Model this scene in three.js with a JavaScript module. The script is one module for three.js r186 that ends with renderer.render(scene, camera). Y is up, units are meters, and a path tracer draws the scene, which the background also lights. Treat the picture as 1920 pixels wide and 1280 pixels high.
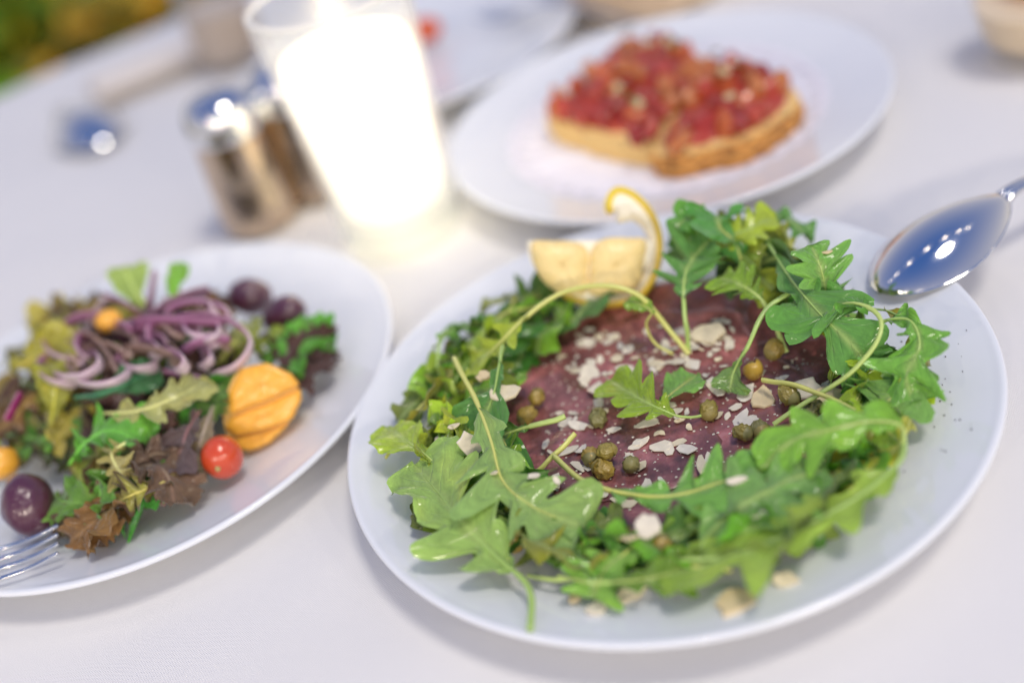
import * as THREE from 'three';
import { mergeGeometries } from 'three/addons/utils/BufferGeometryUtils.js';
import { ImprovedNoise } from 'three/addons/math/ImprovedNoise.js';

// ---------------------------------------------------------------- camera, sky, lights, exposure
const scene = new THREE.Scene();
const PITCH = THREE.MathUtils.degToRad(-34.85), ROLL = THREE.MathUtils.degToRad(-16.82), F = 2146.2, EYE = 0.3335;
const camera = new THREE.PerspectiveCamera(2 * Math.atan(640 / F) * 180 / Math.PI, 1024 / 682, 0.02, 60);
camera.rotation.order = 'YXZ';
camera.position.set(0, EYE, 0);
camera.rotation.set(PITCH, 0, ROLL);
camera.focus = 0.47;
camera.userData.fStop = 1.95;
camera.updateMatrixWorld(true);

const renderer = new THREE.WebGLRenderer({ antialias: true });
renderer.setSize(1024, 682);
renderer.toneMapping = THREE.LinearToneMapping;
renderer.toneMappingExposure = 1.04;
renderer.shadowMap.enabled = true;

// an early evening sky: deep blue overhead, paler towards the horizon
{
  const W = 256, H = 128, d = new Float32Array(W * H * 4);
  for (let j = 0; j < H; j++) {
    const el = ((j + 0.5) / H - 0.5) * Math.PI, s = Math.max(0, Math.sin(el));
    const k = Math.pow(s, 0.55);
    for (let i = 0; i < W; i++) {
      const o = (j * W + i) * 4;
      const hz = [0.90, 0.82, 0.74], ze = [0.05, 0.13, 0.40], lo = [0.24, 0.22, 0.18];
      for (let c = 0; c < 3; c++) d[o + c] = el > 0 ? hz[c] + (ze[c] - hz[c]) * k : lo[c];
      d[o + 3] = 1;
    }
  }
  const sky = new THREE.DataTexture(d, W, H, THREE.RGBAFormat, THREE.FloatType);
  sky.mapping = THREE.EquirectangularReflectionMapping;
  sky.magFilter = sky.minFilter = THREE.LinearFilter;
  sky.needsUpdate = true;
  scene.background = sky;
  scene.environment = sky;
}
const sun = new THREE.DirectionalLight(new THREE.Color().setRGB(1.0, 0.92, 0.81), 1.3);
sun.position.set(0.42, 1.5, -0.08);
sun.target.position.set(0, 0, -0.4);
sun.castShadow = true; sun.shadow.radius = 26; sun.shadow.mapSize.set(2048, 2048);
Object.assign(sun.shadow.camera, { left: -1, right: 1, top: 1, bottom: -1, near: 0.1, far: 5 });
scene.add(sun, sun.target);

// ---------------------------------------------------------------- helpers
let seed_ = 7;
function rng(s) { let a = s >>> 0; return () => { a = (a + 0x6D2B79F5) >>> 0; let t = a; t = Math.imul(t ^ (t >>> 15), t | 1); t ^= t + Math.imul(t ^ (t >>> 7), t | 61); return ((t ^ (t >>> 14)) >>> 0) / 4294967296; }; }
const R = rng(12345);
const rr = (a, b, r = R) => a + (b - a) * r();
const V = (x, y, z) => new THREE.Vector3(x, y, z);
const C = (r, g, b) => new THREE.Color().setRGB(r, g, b);
const noise = new ImprovedNoise();
const fbm = (x, y, z = 0, n = 4) => { let a = 0.5, f = 1, v = 0; for (let i = 0; i < n; i++) { v += a * noise.noise(x * f, y * f, z * f + i * 7.3); a *= 0.5; f *= 2.03; } return v; };
const clamp = (x, a = 0, b = 1) => Math.min(b, Math.max(a, x));
const smooth = (a, b, x) => { const t = clamp((x - a) / (b - a)); return t * t * (3 - 2 * t); };
// where a point measured in the photograph lies on the horizontal plane at height h
const AX = [V(), V(), V()]; camera.matrixWorld.extractBasis(...AX);
function at(px, py, h) {
  const d = AX[0].clone().multiplyScalar((px - 960) / F).addScaledVector(AX[1], -(py - 640) / F).sub(AX[2]);
  return d.multiplyScalar((h - EYE) / d.y).add(V(0, EYE, 0));
}
function toPx(p) { const d = p.clone().sub(camera.position), z = -d.dot(AX[2]); return [960 + F * d.dot(AX[0]) / z, 640 - F * d.dot(AX[1]) / z]; }
const used = {};
function numbered(n) { const k = used[n] = (used[n] ?? -1) + 1; return k ? `${n}_${String(k).padStart(3, '0')}` : n; }
function tag(o, label, category, group, kind) { if (label) o.userData.label = label; if (category) o.userData.category = category; if (group) o.userData.group = group; if (kind) o.userData.kind = kind; return o; }
function thing(name, label, category, p = V(), group) { const g = new THREE.Group(); g.name = numbered(name); g.position.copy(p); scene.add(g); return tag(g, label, category, group); }
function mesh(name, geo, mat, parent, p) {
  const m = new THREE.Mesh(geo, mat); m.castShadow = m.receiveShadow = true;
  if (p) m.position.copy(p);
  if (parent) { m.name = name; parent.add(m); } else { m.name = numbered(name); scene.add(m); }
  return m;
}
// a grid surface: f(u, v) -> Vector3, c(u, v) -> [r,g,b] or null; uvf(u,v) optional
function grid(nu, nv, f, c, uvf) {
  const pos = [], uv = [], col = [], idx = [];
  for (let i = 0; i <= nu; i++) for (let j = 0; j <= nv; j++) {
    const u = i / nu, v = j / nv, p = f(u, v);
    pos.push(p.x, p.y, p.z); const t = uvf ? uvf(u, v, p) : [u, v]; uv.push(t[0], t[1]);
    if (c) col.push(...c(u, v, p));
  }
  for (let i = 0; i < nu; i++) for (let j = 0; j < nv; j++) { const a = i * (nv + 1) + j, b = a + nv + 1; idx.push(a, b, a + 1, b, b + 1, a + 1); }
  const g = new THREE.BufferGeometry();
  g.setAttribute('position', new THREE.Float32BufferAttribute(pos, 3)); g.setAttribute('uv', new THREE.Float32BufferAttribute(uv, 2));
  if (c) g.setAttribute('color', new THREE.Float32BufferAttribute(col, 3));
  g.setIndex(idx); g.computeVertexNormals(); return g;
}
// a tube of changing radius through points
function tube(pts, r0, r1, nu = 18, nv = 7, flat = 1) {
  const cv = new THREE.CatmullRomCurve3(pts), fr = cv.computeFrenetFrames(nu, false);
  return grid(nu, nv, (u, v) => {
    const i = Math.round(u * nu), a = v * Math.PI * 2; let r = typeof r1 === 'function' ? r1(u) : r0 + (r1 - r0) * u; if (i === 0 || i === nu) r *= 0.02;
    const uu = i === 0 ? 0 : i === nu ? 1 : (i - 0.999) / (nu - 1.998);
    return cv.getPoint(clamp(uu)).addScaledVector(fr.normals[i], Math.cos(a) * r).addScaledVector(fr.binormals[i], Math.sin(a) * r * flat);
  });
}
function lathe(prof, n = 96) { return new THREE.LatheGeometry(prof.map(p => new THREE.Vector2(p[0], p[1])), n); }
function smoothProfile(pts, n) { const c = new THREE.CatmullRomCurve3(pts.map(p => V(p[0], p[1], 0)), false, 'centripetal'); return c.getPoints(n).map(p => [Math.max(0, p.x), p.y]); }
// a lump: sphere deformed by noise
function lump(rx, ry, rz, amp, fq, s, nu = 14, nv = 18) {
  const g = new THREE.SphereGeometry(1, nv, nu), p = g.attributes.position;
  for (let i = 0; i < p.count; i++) { const x = p.getX(i), y = p.getY(i), z = p.getZ(i), k = 1 + amp * 2 * fbm(x * fq + s, y * fq - s, z * fq + s * 1.7, 3); p.setXYZ(i, x * rx * k, y * ry * k, z * rz * k); }
  g.computeVertexNormals(); return g;
}
// a thin shard with an uneven outline and real thickness
function shard(rx, rz, th, s, bend = 0.1, n = 11) {
  const r = rng(s * 77 + 5), out = [], k0 = r() * 6;
  for (let i = 0; i < n; i++) { const a = (i + 0.5 * (r() - 0.5)) / n * Math.PI * 2, k = 0.72 + 0.42 * r(); out.push([Math.cos(a) * rx * k, Math.sin(a) * rz * k]); }
  const pos = [], idx = []; const y = (x, z) => bend * (x * x / rx + 0.4 * x * z / rx) + 0.12 * th * Math.sin(x / rx * 5 + k0);
  pos.push(0, th / 2, 0, 0, -th / 2, 0);
  for (const [x, z] of out) { pos.push(x * 0.94, y(x, z) + th / 2, z * 0.94, x, y(x, z) + th * 0.1, z, x * 0.96, y(x, z) - th / 2, z * 0.96); }
  for (let i = 0; i < n; i++) { const a = 2 + 3 * i, b = 2 + 3 * ((i + 1) % n); idx.push(0, b, a, 1, a + 2, b + 2, a, b, a + 1, b, b + 1, a + 1, a + 1, b + 1, a + 2, b + 1, b + 2, a + 2); }
  const g = new THREE.BufferGeometry(); g.setAttribute('position', new THREE.Float32BufferAttribute(pos, 3));
  g.setAttribute('uv', new THREE.Float32BufferAttribute(pos.filter((_, i) => i % 3 !== 1).map(x => x * 40), 2)); g.setIndex(idx);
  const h = g.toNonIndexed(); h.computeVertexNormals(); return h;
}
function tex(w, h, f, srgb = true) {
  const d = new Uint8Array(w * h * 4);
  for (let j = 0; j < h; j++) for (let i = 0; i < w; i++) { const c = f(i / w, j / h), o = (j * w + i) * 4; for (let k = 0; k < 3; k++) d[o + k] = clamp(c[k]) * 255; d[o + 3] = 255; }
  const t = new THREE.DataTexture(d, w, h); t.wrapS = t.wrapT = THREE.RepeatWrapping; t.magFilter = THREE.LinearFilter; t.minFilter = THREE.LinearMipmapLinearFilter; t.generateMipmaps = true;
  if (srgb) t.colorSpace = THREE.SRGBColorSpace; t.needsUpdate = true; return t;
}
const tile = (f) => (u, v) => { const b = (x, y) => f(x, y), su = u, sv = v; return b(su, sv) * (1 - su) * (1 - sv) + b(su - 1, sv) * su * (1 - sv) + b(su, sv - 1) * (1 - su) * sv + b(su - 1, sv - 1) * su * sv; };

// ---------------------------------------------------------------- materials
const std = (color, roughness, more = {}) => new THREE.MeshPhysicalMaterial({ color, roughness, side: THREE.DoubleSide, ...more });
const weave = tex(256, 256, (u, v) => { const a = Math.sin((u * 32) * Math.PI * 2), b = Math.sin((v * 32 + Math.floor(u * 64) * 0.5) * Math.PI * 2); const k = 0.5 + 0.28 * a * b + 0.2 * b + 0.25 * fbm(u * 40, v * 40, 3, 2); return [k, k, k]; }, false);
weave.repeat.set(1 / 0.03, 1 / 0.03);
const clothM = std(C(0.80, 0.795, 0.80), 0.85, { bumpMap: weave, bumpScale: 0.00032, sheen: 0.25, sheenRoughness: 0.6 });
const plateSpot = tex(256, 256, (u, v) => { const k = 0.07 + 0.12 * Math.max(0, tile((x, y) => fbm(x * 6, y * 6, 9, 4))(u, v)); return [k, k, k]; }, false);
const porcelain = std(C(0.775, 0.805, 0.85), 1, { roughnessMap: plateSpot, clearcoat: 0.5, clearcoatRoughness: 0.03, ior: 1.5 });
const steel = std(C(0.80, 0.80, 0.80), 0.09, { metalness: 1 });
const steelWarm = std(C(0.60, 0.47, 0.35), 0.17, { metalness: 1 });
const leafTex = tex(256, 128, (u, v) => {
  const a = Math.abs(v - 0.5) * 2, q = Math.abs(((u * 9 - a * 2.2) % 1 + 1) % 1 - 0.5) * 2, vein = smooth(0.86, 1, q) * (1 - a * 0.6) + smooth(0.10, 0.0, a);
  const q2 = Math.abs(((u * 31 + a * 7 + 2 * fbm(u * 9, v * 9)) % 1 + 1) % 1 - 0.5) * 2;
  const k = 0.90 + 0.09 * vein + 0.04 * smooth(0.7, 1, q2) + 0.16 * fbm(u * 14, v * 14, 1, 4); return [k, k, k * 0.98];
});
const leafBump = tex(256, 128, (u, v) => {
  const a = Math.abs(v - 0.5) * 2, q = Math.abs(((u * 9 - a * 2.2) % 1 + 1) % 1 - 0.5) * 2, vein = smooth(0.75, 1, q) * (1 - a * 0.5);
  const k = 0.5 - 0.3 * vein + 0.4 * fbm(u * 12, v * 12, 4, 4); return [k, k, k];
}, false);
const leafM = std(C(1, 1, 1), 0.95, { vertexColors: true, map: leafTex, bumpMap: leafBump, bumpScale: 0.0011, transmission: 0.22, thickness: 0, clearcoat: 0.6, clearcoatRoughness: 0.11 });
const stemM = std(C(1, 1, 1), 0.42, { vertexColors: false, color: C(0.36, 0.50, 0.13), clearcoat: 0.4, clearcoatRoughness: 0.2 });
const stemMs = [[0.50, 0.64, 0.18], [0.42, 0.60, 0.16], [0.64, 0.66, 0.18], [0.36, 0.54, 0.14]].map(c => std(C(...c), 0.42, { clearcoat: 0.4, clearcoatRoughness: 0.2 }));
const meatTex = tex(512, 512, (u, v) => {
  const n = tile((x, y) => fbm(x * 5, y * 5, 2, 5))(u, v), n2 = tile((x, y) => fbm(x * 22, y * 22, 8, 4))(u, v), rg = 1 - Math.abs(tile((x, y) => fbm(x * 4 + n, y * 7, 5, 4))(u, v)) * 6, fat = smooth(0.55, 1, rg) * smooth(-0.1, 0.2, n), fl = smooth(0.17, 0.34, n2);
  const k = 0.9 + 0.9 * n + 0.35 * n2, c = [0.62 * k, 0.375 * k, 0.37 * k], w = clamp(0.34 * fat + 0.34 * fl);
  return [c[0] + (0.78 - c[0]) * w, c[1] + (0.60 - c[1]) * w, c[2] + (0.60 - c[2]) * w];
});
const meatBump = tex(512, 512, (u, v) => { const k = 0.5 + 0.6 * tile((x, y) => fbm(x * 16, y * 16, 12, 5))(u, v); return [k, k, k]; }, false);
const meatMs = [[1, 1, 1], [0.88, 0.85, 0.85], [1.1, 1.05, 1.02]].map(c => std(C(...c), 0.42, { map: meatTex, bumpMap: meatBump, bumpScale: 0.0024, clearcoat: 0.8, clearcoatRoughness: 0.14 }));
const cheeseTex = tex(128, 128, (u, v) => { const k = 0.98 + 0.08 * fbm(u * 8, v * 8, 3, 4); return [k, k * 0.99, k * 0.96]; });
const cheeseMs = [[0.88, 0.80, 0.60], [0.90, 0.85, 0.73], [0.88, 0.74, 0.48], [0.90, 0.86, 0.78]].map(c => std(C(...c), 0.6, { map: cheeseTex, transmission: 0.12, thickness: 0, flatShading: false }));

// ---------------------------------------------------------------- garden beyond the table
const GROUND = -0.76;
{
  const g = new THREE.PlaneGeometry(60, 60, 1, 1); g.rotateX(-Math.PI / 2);
  const t = tex(128, 128, (u, v) => { const k = 0.7 + 0.8 * fbm(u * 12, v * 12, 1, 4); return [0.20 * k, 0.27 * k, 0.08 * k]; }); t.repeat.set(60, 60);
  mesh('ground', g, std(C(1, 1, 1), 0.95, { map: t }), null, V(0, GROUND, 0)).userData.kind = 'structure';
}
function shrub(name, label, cat, x, z, rad, h, col, flower, n, s) {
  const r = rng(s), t = thing(name, label, cat, V(x, GROUND, z));
  const leaf = []; const fl = [];
  const one = (list, k, sz, cols) => {
    const th = r() * Math.PI * 2, ph = Math.acos(1 - 1.25 * r()), q = 0.55 + 0.45 * r(), lumpy = 1 + 0.35 * noise.noise(Math.cos(th) * 2 + s, ph * 2, s);
    const p = V(Math.cos(th) * Math.sin(ph) * rad * q * lumpy, h * 0.45 + Math.cos(ph) * h * 0.55 * q * lumpy, Math.sin(th) * Math.sin(ph) * rad * q * lumpy);
    const g = grid(3, 2, (u, v) => V((u - 0.5) * sz, 0.25 * sz * Math.abs(v - 0.5) - 0.3 * sz * u * u, (v - 0.5) * sz * 0.6 * Math.sin(Math.PI * (0.08 + 0.84 * u))), () => { return cols; });
    g.rotateX(rr(-0.9, 0.9, r)); g.rotateY(r() * 6.3); g.rotateZ(rr(-0.7, 0.7, r)); g.translate(p.x, p.y, p.z); list.push(g);
  };
  for (let i = 0; i < n; i++) { const k = 0.55 + 0.9 * r(); one(leaf, 0, rr(0.05, 0.09, r), [col[0] * k, col[1] * k, col[2] * k]); }
  const m = std(C(1, 1, 1), 0.7, { vertexColors: true, transmission: 0.15, thickness: 0 });
  mesh('foliage', mergeGeometries(leaf), m, t);
  if (flower) { for (let i = 0; i < n * 0.5; i++) { const k = 0.7 + 0.5 * r(); one(fl, 1, rr(0.05, 0.08, r), [flower[0] * k, flower[1] * k, flower[2] * k]); } mesh('blossom', mergeGeometries(fl), m, t); }
  const st = []; for (let i = 0; i < 7; i++) { const a = i / 7 * 6.28; st.push(tube([V(0, 0, 0), V(Math.cos(a) * rad * 0.2, h * 0.3, Math.sin(a) * rad * 0.2), V(Math.cos(a) * rad * 0.6, h * 0.75, Math.sin(a) * rad * 0.6)], 0.012, 0.004, 8, 5)); }
  mesh('stem', mergeGeometries(st), std(C(0.09, 0.06, 0.03), 0.9), t);
}
shrub('garden_shrub', 'dark green leafy shrub beyond the table at the upper left corner', 'shrub', -1.35, -3.2, 0.6, 0.62, [0.16, 0.30, 0.01], null, 1500, 3);
shrub('garden_shrub', 'brighter green low shrub just past the table edge at far left', 'shrub', -0.86, -2.05, 0.34, 0.5, [0.30, 0.60, 0.01], null, 900, 4);
shrub('flowering_shrub', 'shrub covered in orange yellow blossom beyond the table edge', 'shrub', -0.50, -2.3, 0.34, 0.56, [0.3, 0.27, 0.02], [0.95, 0.5, 0.01], 700, 5);
shrub('flowering_shrub', 'olive green shrub with scattered yellow flowers behind the orange one', 'shrub', -0.78, -3.4, 0.6, 0.6, [0.42, 0.50, 0.01], [0.9, 0.62, 0.01], 1100, 6);

// ---------------------------------------------------------------- tablecloth (falls to the ground round the table)
{
  const e1 = V(0.913, 0, -0.408), n1 = V(0.408, 0, 0.913), o = V(-0.296, 0, -1.205), A0 = -1.0, A1 = 1.5, B1 = 1.62, D = 0.72, rad = 0.012;
  const drop = (x, lo, hi) => { const q = x < lo ? lo - x : x > hi ? x - hi : 0, sg = x < lo ? -1 : 1; if (q === 0) return [x, 0]; const ar = rad * Math.PI / 2; if (q < ar) { const a = q / rad; return [(x < lo ? lo : hi) + sg * rad * Math.sin(a), -rad * (1 - Math.cos(a))]; } return [(x < lo ? lo : hi) + sg * rad, -rad - (q - ar)]; };
  const ticks = (lo, hi, step) => { const l = []; for (let k = 0; k <= 12; k++) l.push(lo - D + (D - 0.025) * k / 12); for (let k = 0; k <= 8; k++) l.push(lo - 0.024 + 0.024 * k / 8); const n = Math.round((hi - lo) / step); for (let k = 1; k <= n; k++) l.push(lo + (hi - lo) * k / n); for (let k = 1; k <= 8; k++) l.push(hi + 0.024 * k / 8); for (let k = 1; k <= 12; k++) l.push(hi + 0.024 + (D - 0.025) * k / 12); return l; };
  const ta = ticks(A0, A1, 0.011), tb = ticks(0, B1, 0.011);
  const g = grid(ta.length - 1, tb.length - 1, (u, v) => {
    const a = ta[Math.round(u * (ta.length - 1))], b = tb[Math.round(v * (tb.length - 1))], [x, ya] = drop(a, A0, A1), [z, yb] = drop(b, 0, B1);
    const dr = -Math.min(ya, yb), w = 0.03 * smooth(0.02, 0.5, dr) * Math.sin((ya < yb ? b : a) * 26 + 2 * noise.noise(a, b, 1));
    const p = o.clone().addScaledVector(e1, x + (ya < yb ? w * Math.sign(a) : 0)).addScaledVector(n1, z + (yb <= ya ? w * (b < 0 ? -1 : 1) * Math.sign(dr) : 0));
    p.y = -dr - 0.0022 + 0.0075 * fbm(a * 4.6, b * 4.6, 4, 3) - 0.0012 * Math.max(0, 1 - Math.abs(fbm(a * 2.1 + 4, b * 2.1, 9, 3)) * 14); p.y = Math.min(p.y, -0.0002); return p;
  }, null, (u, v) => [ta[Math.round(u * (ta.length - 1))], tb[Math.round(v * (tb.length - 1))]]);
  tag(mesh('tablecloth', g, clothM), 'white woven cotton tablecloth covering the whole table', 'tablecloth');
}

// ---------------------------------------------------------------- plates
const inner = [[0, 0.0065], [0.05, 0.0065], [0.075, 0.0072], [0.09, 0.0092], [0.107, 0.0132], [0.124, 0.0176], [0.1345, 0.0206]];
const plateProfile = smoothProfile([...inner, [0.1382, 0.0217], [0.1396, 0.0213], [0.1400, 0.0200], [0.1388, 0.0185], [0.130, 0.0150], [0.110, 0.0085], [0.094, 0.0045], [0.084, 0.0030], [0.082, 0.0004], [0.078, 0.0002], [0.076, 0.0026], [0.04, 0.0028], [0, 0.0028]], 120);
const plateGeo = lathe(plateProfile, 160);
function plateY(r) { for (let i = 1; i < inner.length; i++) if (r <= inner[i][0]) { const [a, b] = [inner[i - 1], inner[i]]; return a[1] + (b[1] - a[1]) * (r - a[0]) / (b[0] - a[0]); } return 0.021; }
const P1 = V(0.0546, 0, -0.3867), P2 = V(-0.1921, 0, -0.5059), P3 = V(0.1321, 0, -0.6506), P4 = V(-0.012, 0, -0.888);
function plate(p, s, label) { const m = mesh('dinner_plate', plateGeo, porcelain, null, p); m.scale.set(s, 1, s); return tag(m, label, 'plate'); }
plate(P1, 1.0, 'white round porcelain plate in front carrying beef carpaccio and arugula');
plate(P2, 0.977, 'white round porcelain plate at left holding the mixed salad');
plate(P3, 0.985, 'white round porcelain plate behind with tomato topped toasts');
plate(P4, 0.985, 'white plate at the far top behind the candle glass with cutlery');
const surf = (x, z, c = P1) => plateY(Math.hypot(x - c.x, z - c.z));

// ---------------------------------------------------------------- beef carpaccio slices
{
  const spots = [[0, 0, 0.050]]; for (let i = 0; i < 8; i++) { const a = i / 8 * Math.PI * 2 + 0.3; spots.push([Math.cos(a) * 0.053, Math.sin(a) * 0.053, 0.042]); }
  spots.push([0.02, 0.02, 0.040], [-0.018, 0.024, 0.038], [0.012, -0.026, 0.04]);
  const where = ['in the middle', 'at the right', 'at the front right', 'at the front', 'at the front left', 'at the left', 'at the back left by the lemon', 'at the back', 'at the back right', 'just right of the middle', 'just left of the middle', 'just behind the middle'];
  spots.forEach(([x, z, r0], i) => {
    const r = rng(i + 400), cx = P1.x + x, cz = P1.z + z, y0 = 0.0012 + (i % 4) * 0.0007 + (i === 0 ? 0.0004 : i > 8 ? 0.003 : 0), ph = r() * 9;
    const f = (side) => (u, v) => {
      const a = v * Math.PI * 2, k = r0 * (1 + 0.30 * fbm(Math.cos(a) * 1.4 + ph, Math.sin(a) * 1.4, i, 3)), e = Math.pow(u, 0.8);
      const px = Math.cos(a) * k * e, pz = Math.sin(a) * k * e * 0.9, rim = smooth(0.86, 1, u);
      const y = surf(cx + px, cz + pz) + y0 + 0.0022 * fbm((cx + px) * 55, (cz + pz) * 55, i * 3, 3) + (side > 0 ? 0.0016 * (1 - rim * rim) : -0.0002) + 0.0014 * Math.max(0, fbm(Math.cos(a) * 3 + i, Math.sin(a) * 3, i * 2, 2)) * smooth(0.6, 1, u);
      return V(px, Math.max(y, surf(cx + px, cz + pz) + 0.0003), pz);
    };
    const g = grid(14, 44, f(1), null, (u, v, p) => [(p.x * Math.cos(ph) - p.z * Math.sin(ph)) * 11 + ph, (p.x * Math.sin(ph) + p.z * Math.cos(ph)) * 11]);
    tag(mesh('beef_slice', g, meatMs[i % 3], null, V(cx, 0, cz)), 'thin raw red beef slice lying ' + where[i] + ' of the ring', 'beef slice', 'carpaccio slices on the front plate');
  });
}

const slices = scene.children.filter(o => o.name.startsWith('beef_slice')), ray = new THREE.Raycaster(); scene.updateMatrixWorld(true);
const meatTop = (x, z) => { ray.set(V(x, 0.2, z), V(0, -1, 0)); const h = ray.intersectObjects(slices, false); return h.length ? h[0].point.y : surf(x, z); };
// ---------------------------------------------------------------- leaves
// lobed blade with a midrib along pts; opt: w half width, stem share, lobes, roll, fold, ruffle, col
const KINDS = {
  arugula: [[0.12, 0.36, 0.055], [0.28, 0.66, 0.065], [0.45, 0.90, 0.075], [0.63, 0.92, 0.085], [0.84, 0.72, 0.16]],
  round: [[0.14, 0.30, 0.08], [0.62, 1.0, 0.38]],
  broad: [[0.18, 0.50, 0.09], [0.40, 0.88, 0.105], [0.61, 0.95, 0.11], [0.83, 0.80, 0.18]],
  lettuce: [[0.15, 0.45, 0.2], [0.45, 0.8, 0.3], [0.72, 1.0, 0.28]],
  frisee: [[0.12, 0.5, 0.05], [0.25, 0.8, 0.05], [0.38, 0.9, 0.05], [0.52, 1, 0.055], [0.66, 0.9, 0.055], [0.79, 0.7, 0.05], [0.92, 0.5, 0.07]],
};
function leaf(name, label, category, group, pts, opt) {
  const { w, s = 0.3, kind = 'arugula', roll = 0, twist = 0, fold = 0.25, ruffle = 0.10, col = [0.12, 0.27, 0.045], seed = 1, nu = 46, nv = 10, sr: sr0 = 0.0011, stem = true, stemMat = stemMs[seed % 4], mat = leafM, fringe = 0.05, tipcol = null } = opt, sr = sr0 * 0.85;
  const r = rng(seed * 131 + 17), cv = new THREE.CatmullRomCurve3(pts, false, 'centripetal'), L = cv.getLength(), base = pts[0].clone();
  const lobes = [-1, 1].map(() => KINDS[kind].map(([u, a, k]) => [clamp(u + rr(-0.045, 0.045, r), 0.05, 0.88), a * rr(0.6, 1.2, r), k * rr(0.75, 1.35, r)]));
  const wid = (u, side) => {
    let m = 0.17 + 0.08 * u;
    for (const [c, a, k] of lobes[side > 0 ? 1 : 0]) { const x = (u - c) / k; if (x > -1 && x < 1) m = Math.max(m, a * Math.pow(1 - Math.pow(Math.abs(x), 1.8), 0.62)); }
    return w * m * Math.sqrt(clamp(u / 0.04)) * Math.sqrt(clamp((1 - u) / 0.07)) * (1 + fringe * 1.6 * noise.noise(u * 26, side * 3, seed) + 0.05 * noise.noise(u * 60, side, seed));
  };
  const up = V(0, 1, 0.25), ph = r() * 10, cs = [rr(0.9, 1.12, r), rr(0.93, 1.08, r), rr(0.85, 1.15, r)];
  const frame = (t) => { const T = cv.getTangent(t), S = new THREE.Vector3().crossVectors(up, T).normalize(), N = new THREE.Vector3().crossVectors(T, S), a = roll + twist * t; return [T, S.clone().multiplyScalar(Math.cos(a)).addScaledVector(N, Math.sin(a)), N.multiplyScalar(Math.cos(a)).addScaledVector(S, -Math.sin(a))]; };
  const g = grid(nu, nv, (u, v) => {
    const t = s + (1 - s) * u, q = v * 2 - 1, [T, S, N] = frame(clamp(t, 0, 0.999)), ww = wid(u, q), d = ww * q, a = Math.abs(q);
    const up_ = ww * a * Math.tan(fold) * (1 - 0.4 * a) + ruffle * w * (a * a) * (Math.sin(u * 21 + ph + q * 2) + 0.5 * Math.sin(u * 47 + ph * 3 - q * 3) + 0.8 * noise.noise(u * 7 + ph, q * 1.5, seed)) + ruffle * 0.8 * w * noise.noise(u * 3.3, q * 2, ph);
    return cv.getPoint(clamp(t)).addScaledVector(S, d * Math.cos(fold * 0.6)).addScaledVector(N, up_).addScaledVector(T, 0.42 * ww * a).sub(base);
  }, (u, v) => {
    const a = Math.abs(v * 2 - 1), m = smooth(0.12, 0.0, a) * 0.75, e = 1 + 0.14 * smooth(0.6, 1, a) + 0.35 * fbm(u * 4 + ph, v * 3, seed, 3), y = 0.5 * smooth(0.1, 0.5, fbm(u * 3 + ph, v * 2, seed + 5, 2)) ;
    const k = mat === leafM ? [0.42, 0.56, 0.17] : col.map(q => q * 1.3 + 0.04), tc = tipcol ? smooth(0.35, 0.9, Math.max(a * 0.9, u * 0.8) + 0.25 * fbm(u * 6, v * 6, seed, 2)) : 0;
    return [0, 1, 2].map(i => { const b0 = col[i] * cs[i] * e * (1 + (i === 0 ? 0.8 * y : i === 1 ? 0.35 * y : 0)), b = tipcol ? b0 + (tipcol[i] - b0) * tc : b0; return b + (k[i] - b) * m; });
  });
  const o = thing(name, label, category, base, group);
  mesh('blade', g, mat, o);
  if (stem) {
    const nz = (t, k) => 0.0007 * noise.noise(t * 5, seed * 1.7, k); const sp = []; for (let i = 0; i <= 14; i++) { const t = i / 14 * (s + (1 - s) * 0.86); sp.push(cv.getPoint(t).sub(base).addScaledVector(frame(clamp(t, 0, 0.99))[2], t > s ? 0.0002 : 0).add(t > s ? V() : V(nz(t, 1), nz(t, 2), nz(t, 3)).multiplyScalar(clamp((s - t) / 0.1)))); }
    if (mat === leafM) { const us = s / (s + (1 - s) * 0.86); mesh('stem', tube(sp, sr, (u) => sr * (1 + 0.12 * noise.noise(u * 9, seed, 2)) * (u < us ? 1.05 - 0.15 * u / us : 0.10 + 0.62 * (1 - (u - us) / (1 - us)) ** 1.4), 30, 8, 0.8), stemMat, o); } else mesh('rib', tube(sp, sr * 0.8, sr * 0.2, 20, 6), ribM(col), o);
  }
  return o;
}
const ribMs = {}; function ribM(c) { const k = c.map(q => Math.round(clamp(q * 1.25 + 0.06) * 12)).join(); return ribMs[k] ??= std(C(...k.split(',').map(q => q / 12)), 0.5, { clearcoat: 0.3 }); }
// colours
const G = { dark: [0.11, 0.28, 0.02], mid: [0.30, 0.52, 0.025], lite: [0.48, 0.66, 0.04], yel: [0.52, 0.62, 0.04], pale: [0.36, 0.55, 0.13], blue: [0.20, 0.38, 0.07] };
const px = (l, up = 0) => l.map(([x, y, h]) => at(x, y, h + up));
let ls = 0;
const rocket = (label, pts, opt) => leaf('arugula_leaf', label, 'arugula leaf', null, px(pts, 0.002), { seed: 50 + ls++, ...opt });
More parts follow.
